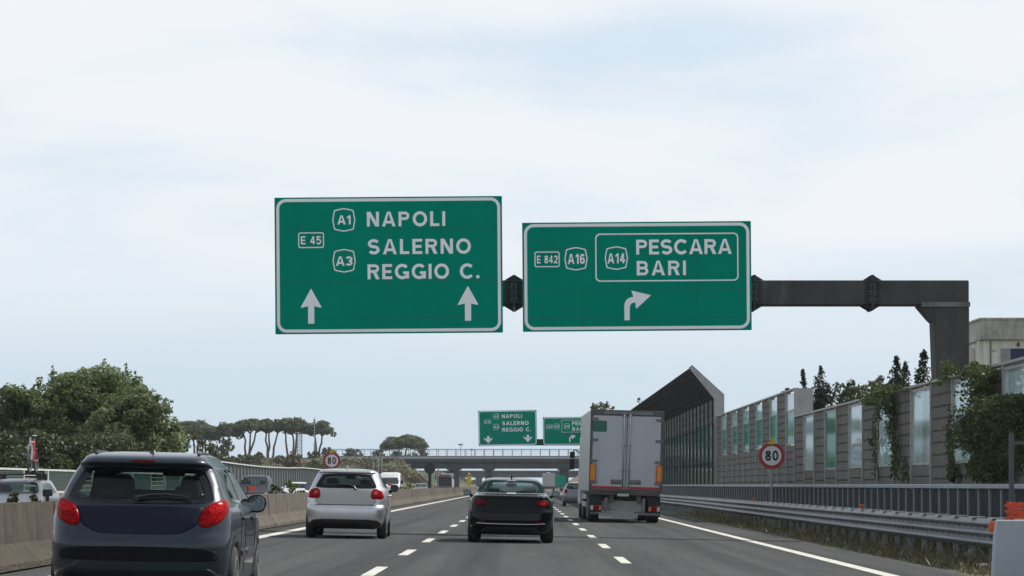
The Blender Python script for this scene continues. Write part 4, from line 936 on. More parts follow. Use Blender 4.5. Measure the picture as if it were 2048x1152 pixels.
for g in (1, -1):
    o = patch(ab, 'tail_light', 'rear', al if g > 0 else mirrored(al), darkred, T3, off=.012, bulge=.012)
    q = chaikin([(.60, .815), (.63, .88), (.73, .88), (.745, .83), (.70, .80)], 2); patch(ab, 'light_reflector', 'rear', q if g > 0 else mirrored(q), mat('bright_red_lens', (.65, .02, .025), .12, (.42, .006, .012), 30, coat=.05, spec=.15) if g > 0 else darkred, o, off=.028, th=.004)
    q = chaikin([(.52, .435), (.52, .462), (.68, .468), (.70, .445)], 1); patch(ab, 'bumper_reflector', 'rear', q if g > 0 else mirrored(q), darkred, T3, off=.008)
cl = MB(); pts = [ab.pt('rear', -.72 + 1.44 * k / 30, .405 + .018 * abs(-1 + 2 * k / 30) ** 4, .012) for k in range(31)]; cl.path(pts, [.010] * 31, 6); cl.build('chrome_strip', chrome, T3, True)
patch(ab, 'diffuser', 'rear', [(-.60, .205), (-.62, .28), (-.52, .335), (.52, .335), (.62, .28), (.60, .205)], blacktrim, T3, off=.01, nx=20)
fi = MB(); fi.prism([(1.98, 1.375), (2.2, 1.392), (2.05, 1.44), (2.0, 1.44)], -.016, .016, 'x'); fi.build('aerial', blackgloss, T3, bev=.004)
patch(ab, 'brake_light', 'rear', [(-.10, 1.318), (-.10, 1.334), (.10, 1.334), (.10, 1.318)], mat('grey_lens', (.35, .36, .38), .2), T3, off=.009)
wl = MB(); pp = [(-.11, 1.005), (-.11, 1.02), (.11, 1.02), (.11, 1.005)]
patch(ab, 'window_sticker', 'rear', [(-.10, 1.04), (-.10, 1.062), (.10, 1.062), (.10, 1.04)], mat('pale_sticker', (.45, .5, .55), .5), T3, off=.008, th=.002)
door_mirror(T3, .885, 2.75, .985, 1, blackgloss, .095, .07); door_mirror(T3, -.885, 2.75, .985, -1, blackgloss, .095, .07)
side_detail(ab, T3, ((1.6, .4, .97), (2.08, .3, .97)), ((1.7, .86), (2.7, .85)), (), black)
mi = MB(); mi.box(-.12, .12, 2.62, 2.66, 1.20, 1.27); mi.build('inside_mirror', cabin, T3, bev=.02)
ps = MB(); ps.box(-.58, .58, .65, 1.2, .96, .985); ps.box(-.68, .68, 2.8, 3.2, .9, .985); ps.build('parcel_shelf', cabin, T3)
rb = MB(); rb.prism([(1.35, .5), (1.5, .5), (1.3, 1.0), (1.2, 1.0)], -.6, .6, 'x')
for x in (-.36, .36): rb.box(x - .12, x + .12, 1.18, 1.26, 1.0, 1.10)
rb.build('rear_bench', seatm, T3, bev=.03)

# ---- other cars (seen small): one generic shell, four liveries
def small_car(label, m, x, d, heading, scale=1.0, sz_=1.0, name='car', group=None, L=4.3, h=1.5, roll=R(1.15)):
    k = h / 1.5
    lv = [(.22, .1, L - .15, .80), (.36, .02, L - .02, .86), (.5, 0, L, .88), (.64, 0, L, .885), (.72, .04, L - .06, .885), (.82, .07, L - .45, .88), (.92, .10, L - .8, .87), (1.0, .13, L - 1.05, .855), (1.08, .17, L - 1.25, .83), (1.2, .26, L - 1.5, .77), (1.32, .36, L - 1.75, .715), (1.40, .42, L - 1.95, .67), (1.44, .40, L - 2.08, .63), (1.47, .55, L - 2.25, .56), (1.49, .8, L - 2.4, .45), (1.5, 1.0, L - 2.6, .3)]
    b = Body(L, [(z * k, *q) for z, *q in lv], belt=1.0 * k)
    z = lambda v_: v_ * k
    s1 = [(.8, z(1.06)), (1.0, z(1.25)), (1.25, z(1.38)), (1.7, z(1.40)), (1.7, z(1.04))]; s2 = [(1.77, z(1.04)), (1.77, z(1.40)), (L - 2.05, z(1.37)), (L - 1.45, z(1.08)), (L - 1.4, z(1.04))]
    t = car(name, label, 'car', b, m, (x, d, gz(x)), rz=heading, roll=roll, group=group, rearwin=[(-.55, z(1.40)), (.55, z(1.40)), (.68, z(1.08)), (-.68, z(1.08))], ringw=.05, sides=(s1, s2), wind=[(-.58, z(1.40)), (.58, z(1.40)), (.74, z(1.07)), (-.74, z(1.07))],
            arches=((.75, .31, .36), (L - .85, .31, .36)), wheels=((.77, .75, .315, .2), (.77, L - .85, .315, .2)), see=True, hi=False, seats=((-.37, 1.9, .5, z(1.27)), (.37, 1.9, .5, z(1.27))))
    door_mirror(t, .86, L - 1.65, z(1.0), 1, m, .10, .08); door_mirror(t, -.86, L - 1.65, z(1.0), -1, m, .10, .08)
    return t, b
t, b = small_car('grey compact car in the right lane half hidden by the white lorry', mat('grey_blue_paint', (.16, .18, .21), .3, metal=.4, coat=.8), wx(1125, 182) + .9, 182, 0, name='hatchback_car', h=1.46)
for g in (1, -1):
    q = chaikin([(.60, .80), (.62, 1.0), (.74, 1.02), (.80, .9), (.78, .8)], 1); patch(b, 'tail_light', 'rear', q if g > 0 else mirrored(q), redlens, t, off=.012)
pi_ = math.pi
tw, b = small_car('pale grey car with roof bars and a bicycle, beyond the barrier at left edge', mat('pale_grey_paint', (.15, .155, .165), .35, metal=.2, coat=.4), wx(38, 80), 80 + 2.0, pi_, name='estate_car', h=1.40, L=4.5, roll=0)
def roof_bar(parent, y):
    r = MB(); r.box(-.62, .62, y - .03, y + .03, 1.50, 1.535); r.prism([(-.50, 1.36), (-.62, 1.30), (-.62, 1.505), (-.46, 1.505)], y - .05, y + .05); r.prism([(.50, 1.36), (.62, 1.30), (.62, 1.505), (.46, 1.505)], y - .05, y + .05)
    return r.build('roof_bar', blacktrim, parent, bev=.008)
roof_bar(tw, 1.2); roof_bar(tw, 2.05)
bk = MB(); bk.box(-.46, -.34, .9, 2.4, 1.545, 1.57); bk.build('bike_tray', blacktrim, tw)
# bicycle standing on the roof bars, seen end-on
bx0, by0, bz0 = wx(74, 80), 79.3, gz(wx(38, 80)) + 1.565
bi = thing('bicycle', 'red bicycle standing upright on the roof bars of the pale grey car', 'bicycle', (bx0, by0 + .0, bz0))
def bw(y):
    m_ = MB(); n = 28
    for i in range(n):
        a, c_ = 6.2832 * i / n, 6.2832 * (i + 1) / n; m_.tube((0, y + .31 * math.cos(a), .32 + .31 * math.sin(a)), (0, y + .31 * math.cos(c_), .32 + .31 * math.sin(c_)), .026, .026, 6)
    for i in range(10): a = 6.2832 * i / 10; m_.tube((0, y, .32), (0, y + .30 * math.cos(a), .32 + .30 * math.sin(a)), .004, .004, 4)
    m_.tube((-.05, y, .32), (.05, y, .32), .02, .02, 8)
    return m_.build('wheel', mat('bike_tyre', (.10, .10, .10), .8), bi)
bw(-.52); bw(.52)
redf = mat('bike_red', (.50, .015, .03), .3, (.42, .01, .025), 5, coat=.6)
fm_ = MB(); 
for a, c_, r_ in (((0, -.38, .78), (0, -.05, .30), .035), ((0, -.38, .78), (0, .20, .80), .03), ((0, .22, .85), (0, -.05, .30), .03), ((0, .20, .80), (.05, .52, .32), .02), ((0, .20, .80), (-.05, .52, .32), .02), ((0, -.05, .30), (.05, .52, .32), .02), ((0, -.05, .30), (-.05, .52, .32), .02)): fm_.tube(a, c_, r_, r_, 8)
fm_.build('frame', redf, bi)
fk = MB(); fk.tube((.05, -.52, .32), (.05, -.42, .70), .022); fk.tube((-.05, -.52, .32), (-.05, -.42, .70), .022); fk.tube((-.055, -.42, .70), (.055, -.42, .70), .025); fk.tube((0, -.42, .70), (0, -.36, .92), .025); fk.build('fork', mat('bike_white', (.65, .65, .65), .4), bi)
hbz = MB(); hbz.path([(-.32, -.30, .97), (-.12, -.36, .93), (.12, -.36, .93), (.32, -.30, .97)], [.018] * 4, 6); hbz.build('handlebar', blacktrim, bi)
sdl = MB(); sdl.ell((0, .27, .96), (.075, .14, .035)); sdl.tube((0, .22, .82), (0, .25, .94), .016); sdl.build('saddle', mat('bike_saddle', (.30, .30, .31), .6), bi)
cr2 = MB(); cr2.tube((-.09, -.05, .30), (.09, -.05, .30), .02); cr2.tube((.09, -.05, .30), (.09, -.05, .13), .015); cr2.tube((-.09, -.05, .30), (-.09, -.05, .47), .015); cr2.box(.09, .19, -.09, -.01, .115, .14); cr2.box(-.19, -.09, -.09, -.01, .46, .485); cr2.build('crank', galv, bi)
small_car('dark grey off road style car beyond the barrier, between the two hatchbacks', mat('dark_grey_paint', (.018, .019, .021), .4, coat=.15, spec=.2), wx(510, 150), 152, pi_, name='oncoming_car', h=1.72, L=4.4, roll=0)
small_car('white car mostly hidden by the silver hatchback and the median shrub', mat('white_paint', (.72, .72, .72), .3, coat=.8), wx(594, 205), 207, pi_, name='oncoming_car', h=1.47, roll=0)
small_car('small distant dark car beyond the barrier left of the bus', mat('dark_far_paint', (.04, .045, .05), .3, coat=.8), wx(842, 400), 402, pi_, name='oncoming_car', h=1.45, roll=0)
# white van, front view
def van():
    W, L, H = 1.0, 5.6, 2.42
    b = Body(L, [(.25, .05, L - .1, .92), (.4, 0, L, .98), (.8, 0, L, 1.0), (1.0, 0, L - .06, 1.0), (1.15, 0, L - .28, 1.0), (1.25, 0, L - .55, .99), (1.4, .01, L - .75, .98), (1.8, .02, L - 1.1, .95), (1.95, .03, L - 1.3, .94), (2.15, .04, L - 1.55, .92), (2.30, .06, L - 1.8, .89), (2.38, .12, L - 2.1, .82), (2.42, .4, L - 2.6, .6)], rc=.1, rcy=.1, crown=.02, rch=.1, rchy=.08, belt=1.2, fcrown=.15)
    wm = mat('white_paint', (.72, .72, .72), .3)
    t = car('delivery_van', 'white high roof van beyond the barrier, right of the silver hatchback', 'van', b, wm, (wx(782, 285), 285 + 2, gz(-13)), rz=pi_, roll=0, wind=[(-.80, 1.92), (.80, 1.92), (.88, 1.30), (-.88, 1.30)], ringw=.04, arches=((1.0, .34, .4), (L - .9, .34, .4)), wheels=((.86, 1.0, .34, .22), (.86, L - .9, .34, .22)), see=False, hi=False)
    door_mirror(t, 1.0, L - 1.2, 1.3, 1, blackgloss, .12, .2); door_mirror(t, -1.0, L - 1.2, 1.3, -1, blackgloss, .12, .2)
van()
# coach, front view
def coach():
    d = 480; t = thing('coach', 'dark fronted coach approaching beneath the overpass', 'bus', (wx(889, d), d, gz(-13)))
    bd = MB(); bd.box(-1.26, 1.26, .0, 11.5, .35, 3.05); bd.build('body', mat('coach_paint', (.30, .32, .36), .35, (.24, .26, .30), 1, coat=.6), t, bev=.18, bseg=4)
    ws = MB(); ws.box(-1.12, 1.12, -.03, .1, 1.05, 2.55); ws.build('windscreen', darkglass, t, bev=.02)
    lo_ = MB(); lo_.box(-1.2, 1.2, -.035, .1, .4, 1.0); lo_.build('front_panel', mat('coach_dark', (.05, .055, .075), .4), t, bev=.02)
    dp = MB(); dp.box(-.8, .8, -.04, .1, 2.62, 2.82); dp.build('destination_panel', mat('coach_red', (.28, .03, .03), .5), t)
    for g in (-1, 1):
        m_ = MB(); m_.path([(g * 1.2, .1, 2.9), (g * 1.45, -.3, 2.85), (g * 1.45, -.35, 2.6)], [.03] * 3, 6); m_.box(g * 1.45 - .1, g * 1.45 + .1, -.42, -.28, 2.15, 2.6); m_.build('door_mirror', blacktrim, t)
        wheel(t, g * 1.1, 2.6, .5, .28, g); wheel(t, g * 1.1, 8.6, .5, .28, g)
        h_ = MB(); h_.box(g * .95 - .16, g * .95 + .16, -.05, 0, .62, .8); h_.build('headlight', mat('headlight', (.7, .7, .7), .15), t)
coach()

# ================================================================== lorry
lw = mat('lorry_white', (.44, .455, .48), .5, (.40, .415, .44), .7, coat=.1, detail=8, col3=(.34, .35, .37), scale3=.9, stretch3=(3, 1, .35), lo3=.55, hi3=.8)
lside = mat('lorry_side', (.30, .32, .31), .38, (.25, .27, .265), .6, (1, .3, 2), metal=.25)
lframe = mat('lorry_frame', (.10, .095, .09), .7, (.07, .065, .06), 2)
lgrey = mat('chassis_grey', (.20, .20, .195), .75, (.13, .13, .125), 2.5, detail=7)
LD, LS = 104.0, 57.7
LXc = wx(1249, LD)
lt = thing('box_lorry', 'white box lorry seen from behind in the right lane', 'lorry', (LXc, LD, gz(LXc))); lt.rotation_euler = (0, R(1.6), R(.80))
qx = lambda p: (p - 1248.5) / LS
qz = lambda p: (1045.6 - p) / LS
LL = 10.2
bx_ = MB(); bx_.box(-1.27, 1.27, .06, LL, qz(984), qz(821)); bx_.build('cargo_box', lside, lt, bev=.02)
fr2 = MB()
for x0_, x1_, z0_, z1_ in ((-1.275, -1.19, qz(984), qz(820.5)), (1.19, 1.275, qz(984), qz(820.5)), (-1.187, 1.187, qz(831), qz(820.5)), (-1.187, 1.187, qz(984), qz(979.5))): fr2.box(x0_, x1_, -.02, .057, z0_, z1_)
fr2.build('rear_frame', lframe, lt, bev=.01)
hd = MB(); hd.box(-.85, .9, -.03, -.022, qz(829), qz(823)); hd.build('header_panel', lgrey, lt)
for g in (-1, 1):
    dm = MB(); a_, c_ = sorted((g * .022, g * 1.185)); dm.box(a_, c_, 0, .055, qz(979), qz(832)); dr = dm.build('cargo_door', lw, lt, bev=.012)
    rod = MB(); x_ = g * .105; rod.tube((x_, -.03, qz(985)), (x_, -.03, qz(826)), .022, .022, 10)
    for p_ in (978, 940, 890, 850, 832): rod.box(x_ - .05, x_ + .05, -.04, 0, qz(p_) - .03, qz(p_) + .03)
    rod.build('lock_rod', galv, dr, True)
    hn = MB(); a_, c_ = sorted((g * .15, g * .52)); hn.box(a_, c_, -.045, -.02, qz(966), qz(962)); hn.box(a_, c_, -.012, -.001, qz(969), qz(959.5)); hn.build('lock_handle', lgrey, dr, bev=.006)
    for p_ in (839, 881, 923, 966):
        h2 = MB(); a_, c_ = sorted((g * 1.0, g * 1.25)); h2.box(a_, c_, -.035, -.001, qz(p_) - .04, qz(p_) + .04); h2.tube((g * 1.2, -.04, qz(p_) - .06), (g * 1.2, -.04, qz(p_) + .06), .02, .02, 8); h2.build('hinge', lgrey, dr)
    am = MB(); a_, c_ = sorted((g * 1.04, g * 1.255)); am.box(a_, c_, -.05, -.037, qz(963), qz(929)); amo = am.build('marker_board', mat('marker_red', (.55, .05, .02), .45), lt)
    am = MB(); a_, c_ = sorted((g * 1.075, g * 1.225)); am.box(a_, c_, -.056, -.051, qz(961), qz(931)); am.build('marker_centre', mat('marker_amber', (.62, .27, .015), .4, (.55, .22, .01), 8), amo)
    rs = MB(); a_, c_ = sorted((g * .03, g * 1.18)); rs.box(a_, c_, -.006, -.001, qz(978.3), qz(973.4)); rs.build('red_strip', mat('lorry_red', (.42, .02, .025), .5), dr)
    tl = MB(); a_, c_ = sorted((g * .80, g * 1.22)); tl.box(a_, c_, -.09, .02, qz(1023), qz(1011)); tlo = tl.build('tail_light', blacktrim, lt, bev=.01)
    for k_, (u0, u1, mm) in enumerate(((.82, .90, 'amber_lens'), (.905, 1.10, 'red'), (1.105, 1.2, 'clear_lens'))):
        l_ = MB(); a_, c_ = sorted((g * u0, g * u1)); l_.box(a_, c_, -.102, -.091, qz(1021.5), qz(1012.5)); l_.build('lens', redlens if mm == 'red' else mat(mm, (.6, .2, .05) if mm[0] == 'a' else (.55, .5, .5), .2, coat=.8), tlo, bev=.004)
    mf = MB(); a_, c_ = sorted((g * .80, g * 1.24)); mf.box(a_, c_, .32, .34, .22, .95); mf.build('mud_flap', blacktrim, lt)
st = MB(); st.prism(rrect(qx(1180.5), qx(1208), qz(865), qz(842.5), .06), -.006, -.001); st.build('door_sticker', mat('green_sticker', (.02, .13, .095), .5, (.018, .115, .085), 1.5), lt)
ch = MB(); ch.box(-.55, -.40, .1, 10.5, .72, 1.02); ch.box(.40, .55, .1, 10.5, .72, 1.02); ch.box(-1.2, 1.2, .02, .2, .96, qz(985)); ch.box(-.9, .9, .5, 10, .80, .98); ch.build('chassis', lframe, lt)
mpn = MB(); mpn.box(qx(1205), qx(1286), .22, .26, qz(1024), qz(1002)); mpn.build('rear_panel', mat('panel_grey', (.33, .325, .31), .7, (.24, .235, .22), 3, detail=7), lt)
ur = MB(); ur.box(-1.2, 1.2, -.05, .06, qz(1030), qz(1025)); ur.box(-.7, -.6, .06, .2, qz(1030), .85); ur.box(.6, .7, .06, .2, qz(1030), .85); ur.build('underrun_bar', lgrey, lt, bev=.01)
pp = MB(); pp.box(-.45, .45, -.065, -.052, qz(1036), qz(1026)); pp.box(-.9, -.5, -.062, -.052, qz(1033), qz(1027)); pp.build('lower_plate', mat('blank_plate', (.30, .33, .37), .6), lt)
lb = MB(); lb.box(-.28, .12, -.06, -.025, qz(993), qz(987.5)); lb.build('number_lamp_bar', mat('pale_plate', (.50, .49, .46), .6), lt, bev=.008)
def lwheel(x, y, sgn, wd=.30): return wheel(lt, x, y, .5, wd, sgn, mat('steel_rim', (.25, .25, .25), .6, metal=.4))
for y_ in (1.25, 2.55):
    for g in (-1, 1): lwheel(g * 1.05, y_, g, .36)
for g in (-1, 1): lwheel(g * 1.02, 8.2, g, .36); lwheel(g * 1.06, 11.9, g, .3)
sg = MB(); 
for g in (-1, 1): sg.box(g * 1.23 - .02, g * 1.23 + .02, 3.3, 7.4, .5, .68); sg.box(g * 1.23 - .02, g * 1.23 + .02, 3.3, 7.4, .78, .96)
sg.build('side_guard', galv, lt)
mg = MB()
for g in (-1, 1): mg.lathe([(.56, -.16), (.58, -.16), (.58, .16), (.56, .16)], (g * 1.06, 1.25, .5), 'x', 20)
cb = MB(); cb.prism([(10.55, .55), (10.55, 2.75), (10.9, 3.25), (12.0, 3.1), (12.75, 2.1), (12.85, .55)], -1.24, 1.24, 'x'); cb.build('cab', mat('cab_paint', (.45, .46, .48), .4, coat=.5), lt, bev=.05)
for g in (-1, 1):
    mm_ = MB(); mm_.path([(g * 1.22, 12.5, qz(900)), (g * 1.42, 12.6, qz(893)), (g * 1.5, 12.6, qz(899))], [.025] * 3, 6); mm_.box(g * 1.5 - .10, g * 1.5 + .10, 12.55, 12.68, qz(912), qz(898)); mm_.box(g * 1.5 - .11, g * 1.5 + .09, 12.55, 12.70, qz(938), qz(913.5)); mm_.build('door_mirror', blacktrim, lt, bev=.015)
# far lorry
fd = 610
ft = thing('box_lorry', 'tiny distant grey lorry on the road beyond the black saloon', 'lorry', (wx(1097.5, fd), fd, gz(3)))
MB().box(-1.25, 1.25, 0, 10, 1.0, 3.75).build('cargo_box', mat('far_box', (.42, .42, .42), .6, (.36, .36, .36), .8), ft, bev=.02)
for x_ in (-.42, .42): MB().box(x_ - .03, x_ + .03, -.04, -.002, 1.0, 3.7).build('lock_rod', galv, ft)
MB().box(-1.1, 1.1, .3, 10, .5, .98).build('chassis', lframe, ft); MB().box(-1.2, 1.2, 10.3, 12.3, .5, 3.0).build('cab', lside, ft, bev=.05)
MB().box(-.35, .35, 10.4, 11.5, 3.02, 3.95).build('air_deflector', mat('white_paint', (.72, .72, .72), .3), ft, bev=.05)
for g in (-1, 1): wheel(ft, g * 1.05, 1.2, .5, .3, g); wheel(ft, g * 1.05, 11.3, .5, .3, g)
# ================================================================== vegetation
def leaves(name, pts, size, m, parent=None, up=.35, jitter=.5, aspect=.55, nrm=None):
    """one small bent leaf card (two triangles pairs) per point"""
    n = len(pts); P = np.asarray(pts)
    d = rng.normal(size=(n, 3)); 
    if nrm is not None: d = d * .75 + nrm * 1.0
    d[:, 2] += up; d /= np.linalg.norm(d, axis=1)[:, None]
    a = rng.normal(size=(n, 3)); a -= (a * d).sum(1)[:, None] * d; a /= np.linalg.norm(a, axis=1)[:, None]; b = np.cross(d, a)
    s = size * (1 + jitter * (rng.random(n) * 2 - 1)); s = s[:, None]
    v = np.empty((n, 4, 3)); v[:, 0] = P - a * s; v[:, 1] = P - b * s * aspect + d * s * .15; v[:, 2] = P + a * s; v[:, 3] = P + b * s * aspect + d * s * .15
    me = bpy.data.meshes.new(name); me.vertices.add(4 * n); me.vertices.foreach_set('co', v.reshape(-1))
    me.loops.add(4 * n); me.loops.foreach_set('vertex_index', np.arange(4 * n, dtype=np.int32)); me.polygons.add(n)
    me.polygons.foreach_set('loop_start', np.arange(0, 4 * n, 4, dtype=np.int32)); me.update(); me.validate(); me.materials.append(m)
    o = bpy.data.objects.new(name, me); COL.objects.link(o)
    if parent: o.parent = parent
    return o
def blob(c, r, n, shell=.55):
    d = rng.normal(size=(n, 3)); d /= np.linalg.norm(d, axis=1)[:, None]
    q = shell + (1 - shell) * rng.random(n) ** .7
    lump = 1 + .12 * np.sin(d[:, 0] * 5 + c[0]) * np.cos(d[:, 2] * 6 + c[2])
    return np.asarray(c) + d * (q * lump)[:, None] * np.asarray(r), d
def crown(blobs, dens):
    P = []; D = []
    for c, r in blobs:
        n = max(12, int(dens * (r[0] * r[1] + r[0] * r[2] + r[1] * r[2]) * 4.2)); p, d = blob(c, r, n); P.append(p); D.append(d)
    return np.concatenate(P), np.concatenate(D)
bark = mat('bark', (.10, .078, .06), .95, (.06, .048, .038), 3, (1, 1, .3), bump=.5)
pbark = mat('pine_bark', (.135, .10, .08), .95, (.085, .065, .055), 2, (1, 1, .3), bump=.3)
L_broad = leafmat('broad_leaf', (.058, .086, .030), (.225, .285, .110), .45)
L_dark = leafmat('dark_leaf', (.034, .048, .020), (.125, .145, .062), .35)
L_olive = leafmat('olive_leaf', (.065, .075, .030), (.125, .130, .060), .25)
L_bright = leafmat('bright_leaf', (.06, .10, .02), (.14, .19, .05), .35)
L_pine = leafmat('pine_needles', (.058, .078, .030), (.165, .19, .078), .35, .6)
L_cyp = leafmat('cypress_needles', (.018, .028, .015), (.046, .062, .030), .15, .8)
L_vine = leafmat('vine_leaf', (.016, .024, .008), (.10, .13, .034), .4, 1.6)
L_dry = leafmat('dry_grass', (.07, .06, .025), (.20, .17, .09), .3, .5)
def limb(mb, p0, p1, r0, r1, bend=.1, n=4):
    p0, p1 = Vector(p0), Vector(p1); pts = []
    for k in range(n + 1):
        t = k / n; p = p0.lerp(p1, t); L_ = (p1 - p0).length
        if 0 < k < n: p += Vector((random.uniform(-1, 1), random.uniform(-1, 1), random.uniform(-.5, .5))) * bend * L_ * .25
        pts.append(p)
    mb.path(pts, [r0 + (r1 - r0) * k / n for k in range(n + 1)], 7); return pts
def broad(label, x, y, z0, W, H, nb, dens, size, m, seed, group, cat='tree', name='broadleaf_tree', low=.18, dy=None, top=None):
    random.seed(seed); rg = random.Random(seed); t = thing(name, label, cat, (x, y, z0), group); dy = dy or W * .8
    tr = MB(); limb(tr, (0, 0, -.3), (0, 0, H * .45), .035 * H, .022 * H)
    bl = []
    for i in range(nb):
        a = rg.random() * 6.283; q = math.sqrt(rg.random()); zz = low + (1 - low) * rg.random()
        env = math.sqrt(max(.05, 1 - ((zz - .42) / .62) ** 2)) if top is None else top(zz)
        cx, cy, cz = W / 2 * q * env * math.cos(a) * .86, dy / 2 * q * env * math.sin(a) * .86, H * zz * .90
        s = rg.uniform(.09, .17) * W * (1.15 - .45 * zz); bl.append(((cx, cy, cz), (s, s * .9, s * rg.uniform(.6, .85))))
        if i % 3 == 0: limb(tr, (0, 0, H * rg.uniform(.12, .4)), (cx, cy, cz), .014 * H, .004 * H)
    for i in range(nb // 3):                               # sprigs that break the outline
        c, r = bl[rg.randrange(len(bl))]; a = rg.random() * 6.283; bl.append(((c[0] + r[0] * math.cos(a) * 1.0, c[1], c[2] + r[2] * abs(math.sin(a)) * 1.25), (r[0] * .28, r[0] * .28, r[0] * rg.uniform(.35, .7))))
    P, D = crown(bl, dens); leaves('crown', P, size, m, t, nrm=D); tr.build('trunk', bark, t); return t
TG = 'tall trees on the left bank'
TD = 165.0; ts = F / TD
def tx(px): return wx(px, TD)
broad('tallest bushy dark tree on the left bank, behind the nearest hatchback', tx(172), TD + 3, 1.3, 9.2, 6.75, 104, 52, .10, L_broad, 11, TG)
broad('ragged bushy tree at the left edge, behind the bicycle car', tx(48), TD + 1, 1.3, 6.4, 5.6, 66, 52, .10, L_broad, 12, TG)
broad('low far left bushy tree cut by the picture edge', tx(-50), TD + 4, 1.3, 7.0, 5.0, 50, 44, .105, L_broad, 13, TG)
broad('pale leaved rounded tree sloping down to the right of the tallest left tree', tx(290), TD - 4, 1.1, 6.2, 5.2, 76, 50, .115, leafmat('pale_broad_leaf', (.065, .09, .034), (.25, .295, .13), .45), 14, TG)
broad('thin ragged sapling crown rising between the two large left trees', tx(236), TD + 6, 1.4, 2.2, 7.4, 16, 50, .10, L_broad, 15, TG)
broad('olive bush at the foot of the left trees next to the umbrella pines', tx(368), TD + 8, 1.2, 2.6, 2.9, 20, 26, .14, L_olive, 16, TG, 'bush', 'bush')
broad('low dark shrub under the left trees behind the white fence posts', tx(100), TD - 10, 1.2, 9, 2.6, 30, 40, .11, L_dark, 17, TG, 'bush', 'bush')
broad('long low shrub behind the hatchback roof', tx(250), TD - 9, 1.2, 7, 2.8, 26, 40, .11, L_dark, 18, TG, 'bush', 'bush')
# umbrella pines
PD = 850.0; ps_ = F / PD
def pine(label, pxb, pyb, tops, cx0, cx1, cy0, cy1, seed, group='umbrella pines', d=PD, lean=(), m=L_pine, grow=.10):
    """trunk foot at (pxb,pyb); crown box cx0..cx1, cy0..cy1 in photo px"""
    g_ = (cx1 - cx0) * grow; cx0 -= g_; cx1 += g_ * (pxb != 633); cy1 -= 2
    rg = random.Random(seed); random.seed(seed); s = F / d; c = wp(pxb, pyb, d); t = thing('umbrella_pine', label, 'tree', tuple(c), group)
    X = lambda p: (p - pxb) / s
    Z = lambda p: (pyb - p) / s
    tr = MB(); W = (cx1 - cx0) / s; H = (cy1 - cy0) / s; zc0 = Z(cy1)
    for f0, x1 in tops:
        k = MB(); pts = limb(tr, (X(f0), rg.uniform(-.3, .3), -1.0 if f0 == pxb else -.5), (X(x1), rg.uniform(-1, 1), zc0 + H * .3), .36, .18, .10, 5)
        top = pts[-2]
        for j in range(4):
            limb(tr, top, (X(x1) + rg.uniform(-.28, .28) * W, rg.uniform(-2, 2), zc0 + H * rg.uniform(.15, .5)), .16, .06, .2, 3)
    tr.build('trunk', pbark, t)
    bl = []
    cxm = (X(cx0) + X(cx1)) / 2; k_ = 0
    while k_ < 60:
        u = rg.uniform(-1, 1); v_ = rg.uniform(-1, 1)
        if u * u + v_ * v_ > 1: continue
        k_ += 1; r = W * rg.uniform(.10, .16); rz_ = min(H * .24, r * .8); e = math.sqrt(1 - (u * u + v_ * v_) * .9)
        z = zc0 + rz_ * .8 + (H - 2.0 * rz_) * e * rg.uniform(.25, 1.0) - H * .10 * (u * u)
        bl.append(((cxm + u * (W / 2 - r * .8), v_ * (W / 2 - r * .8), z), (r, r, rz_)))
    P, D = crown(bl, 11); leaves('crown', P, .27, m, t, up=.5, nrm=D * .9); return t
pine('leftmost broad umbrella pine, its crown touching the left trees', 392, 918, ((392, 385), (392, 400)), 338, 432, 834, 880, 1)
pine('slim umbrella pine with low branching trunk, second from the left', 408, 918, ((408, 402), (408, 412)), 385, 440, 842, 885, 2)
pine('umbrella pine with thin slanted trunk behind the dark round shrub', 455, 905, ((455, 459),), 425, 482, 838, 878, 3)
pine('umbrella pine with thick many stemmed trunk in the middle of the row', 494, 916, ((494, 487), (496, 502), (496, 516)), 466, 532, 834, 864, 4)
pine('umbrella pine with straight dark trunk right of the many stemmed one', 535, 916, ((535, 531), (536, 540)), 512, 556, 834, 864, 5)
pine('umbrella pine whose trunk leans right in the middle of the row', 543, 916, ((543, 556),), 538, 580, 836, 866, 6)
pine('umbrella pine with slim straight trunk left of the green lattice tower', 577, 914, ((577, 571),), 552, 600, 832, 866, 7)
pine('umbrella pine with forked trunk just left of the green lattice tower', 587, 913, ((587, 585), (588, 594)), 574, 622, 831, 872, 8)
pine('rightmost umbrella pine of the row, drooping to the right', 633, 916, ((633, 629), (634, 648)), 616, 673, 838, 874, 9)
pine('lone umbrella pine with wide flat crown behind the bridge railing', 806, 920, ((801, 797), (808, 814)), 766, 851, 865, 902, 10, d=900)
# shrubs and bushes on the embankment
EG = 'shrubs on the overpass embankment'
def ebush(label, x0, x1, y0, y1, d, seed, m=L_dark, group=EG, dens=6, size=.32):
    s = F / d; return broad(label, wx((x0 + x1) / 2, d), d, wz(y1, d), (x1 - x0) / s, (y1 - y0) / s, 22, dens, size, m, seed, group, 'bush', 'bush', low=.1)
ebush('dark round shrub under the left umbrella pines', 412, 472, 874, 912, 700, 21)
ebush('small dark shrub at the foot of the many stemmed pine', 504, 532, 905, 922, 690, 22)
ebush('olive scrub in front of the leftmost pines', 395, 470, 905, 932, 640, 23, L_olive)
ebush('olive scrub right of the dark round shrub', 455, 530, 910, 930, 650, 24, L_olive)
ebush('dark shrub behind the left 80 sign', 640, 676, 893, 918, 720, 25)
ebush('small grey brown shrub by the thin lamp mast', 615, 640, 902, 918, 690, 26, L_olive)
ebush('bright green scrub left of the left 80 sign', 608, 655, 920, 940, 660, 27, L_bright)
ebush('dark bush behind the left end of the overpass railing', 682, 726, 895, 920, 760, 28)
ebush('dark bush left of the lone pine behind the railing', 742, 772, 898, 920, 790, 29)
ebush('low dark bush under the lone umbrella pine', 772, 832, 904, 922, 800, 30)
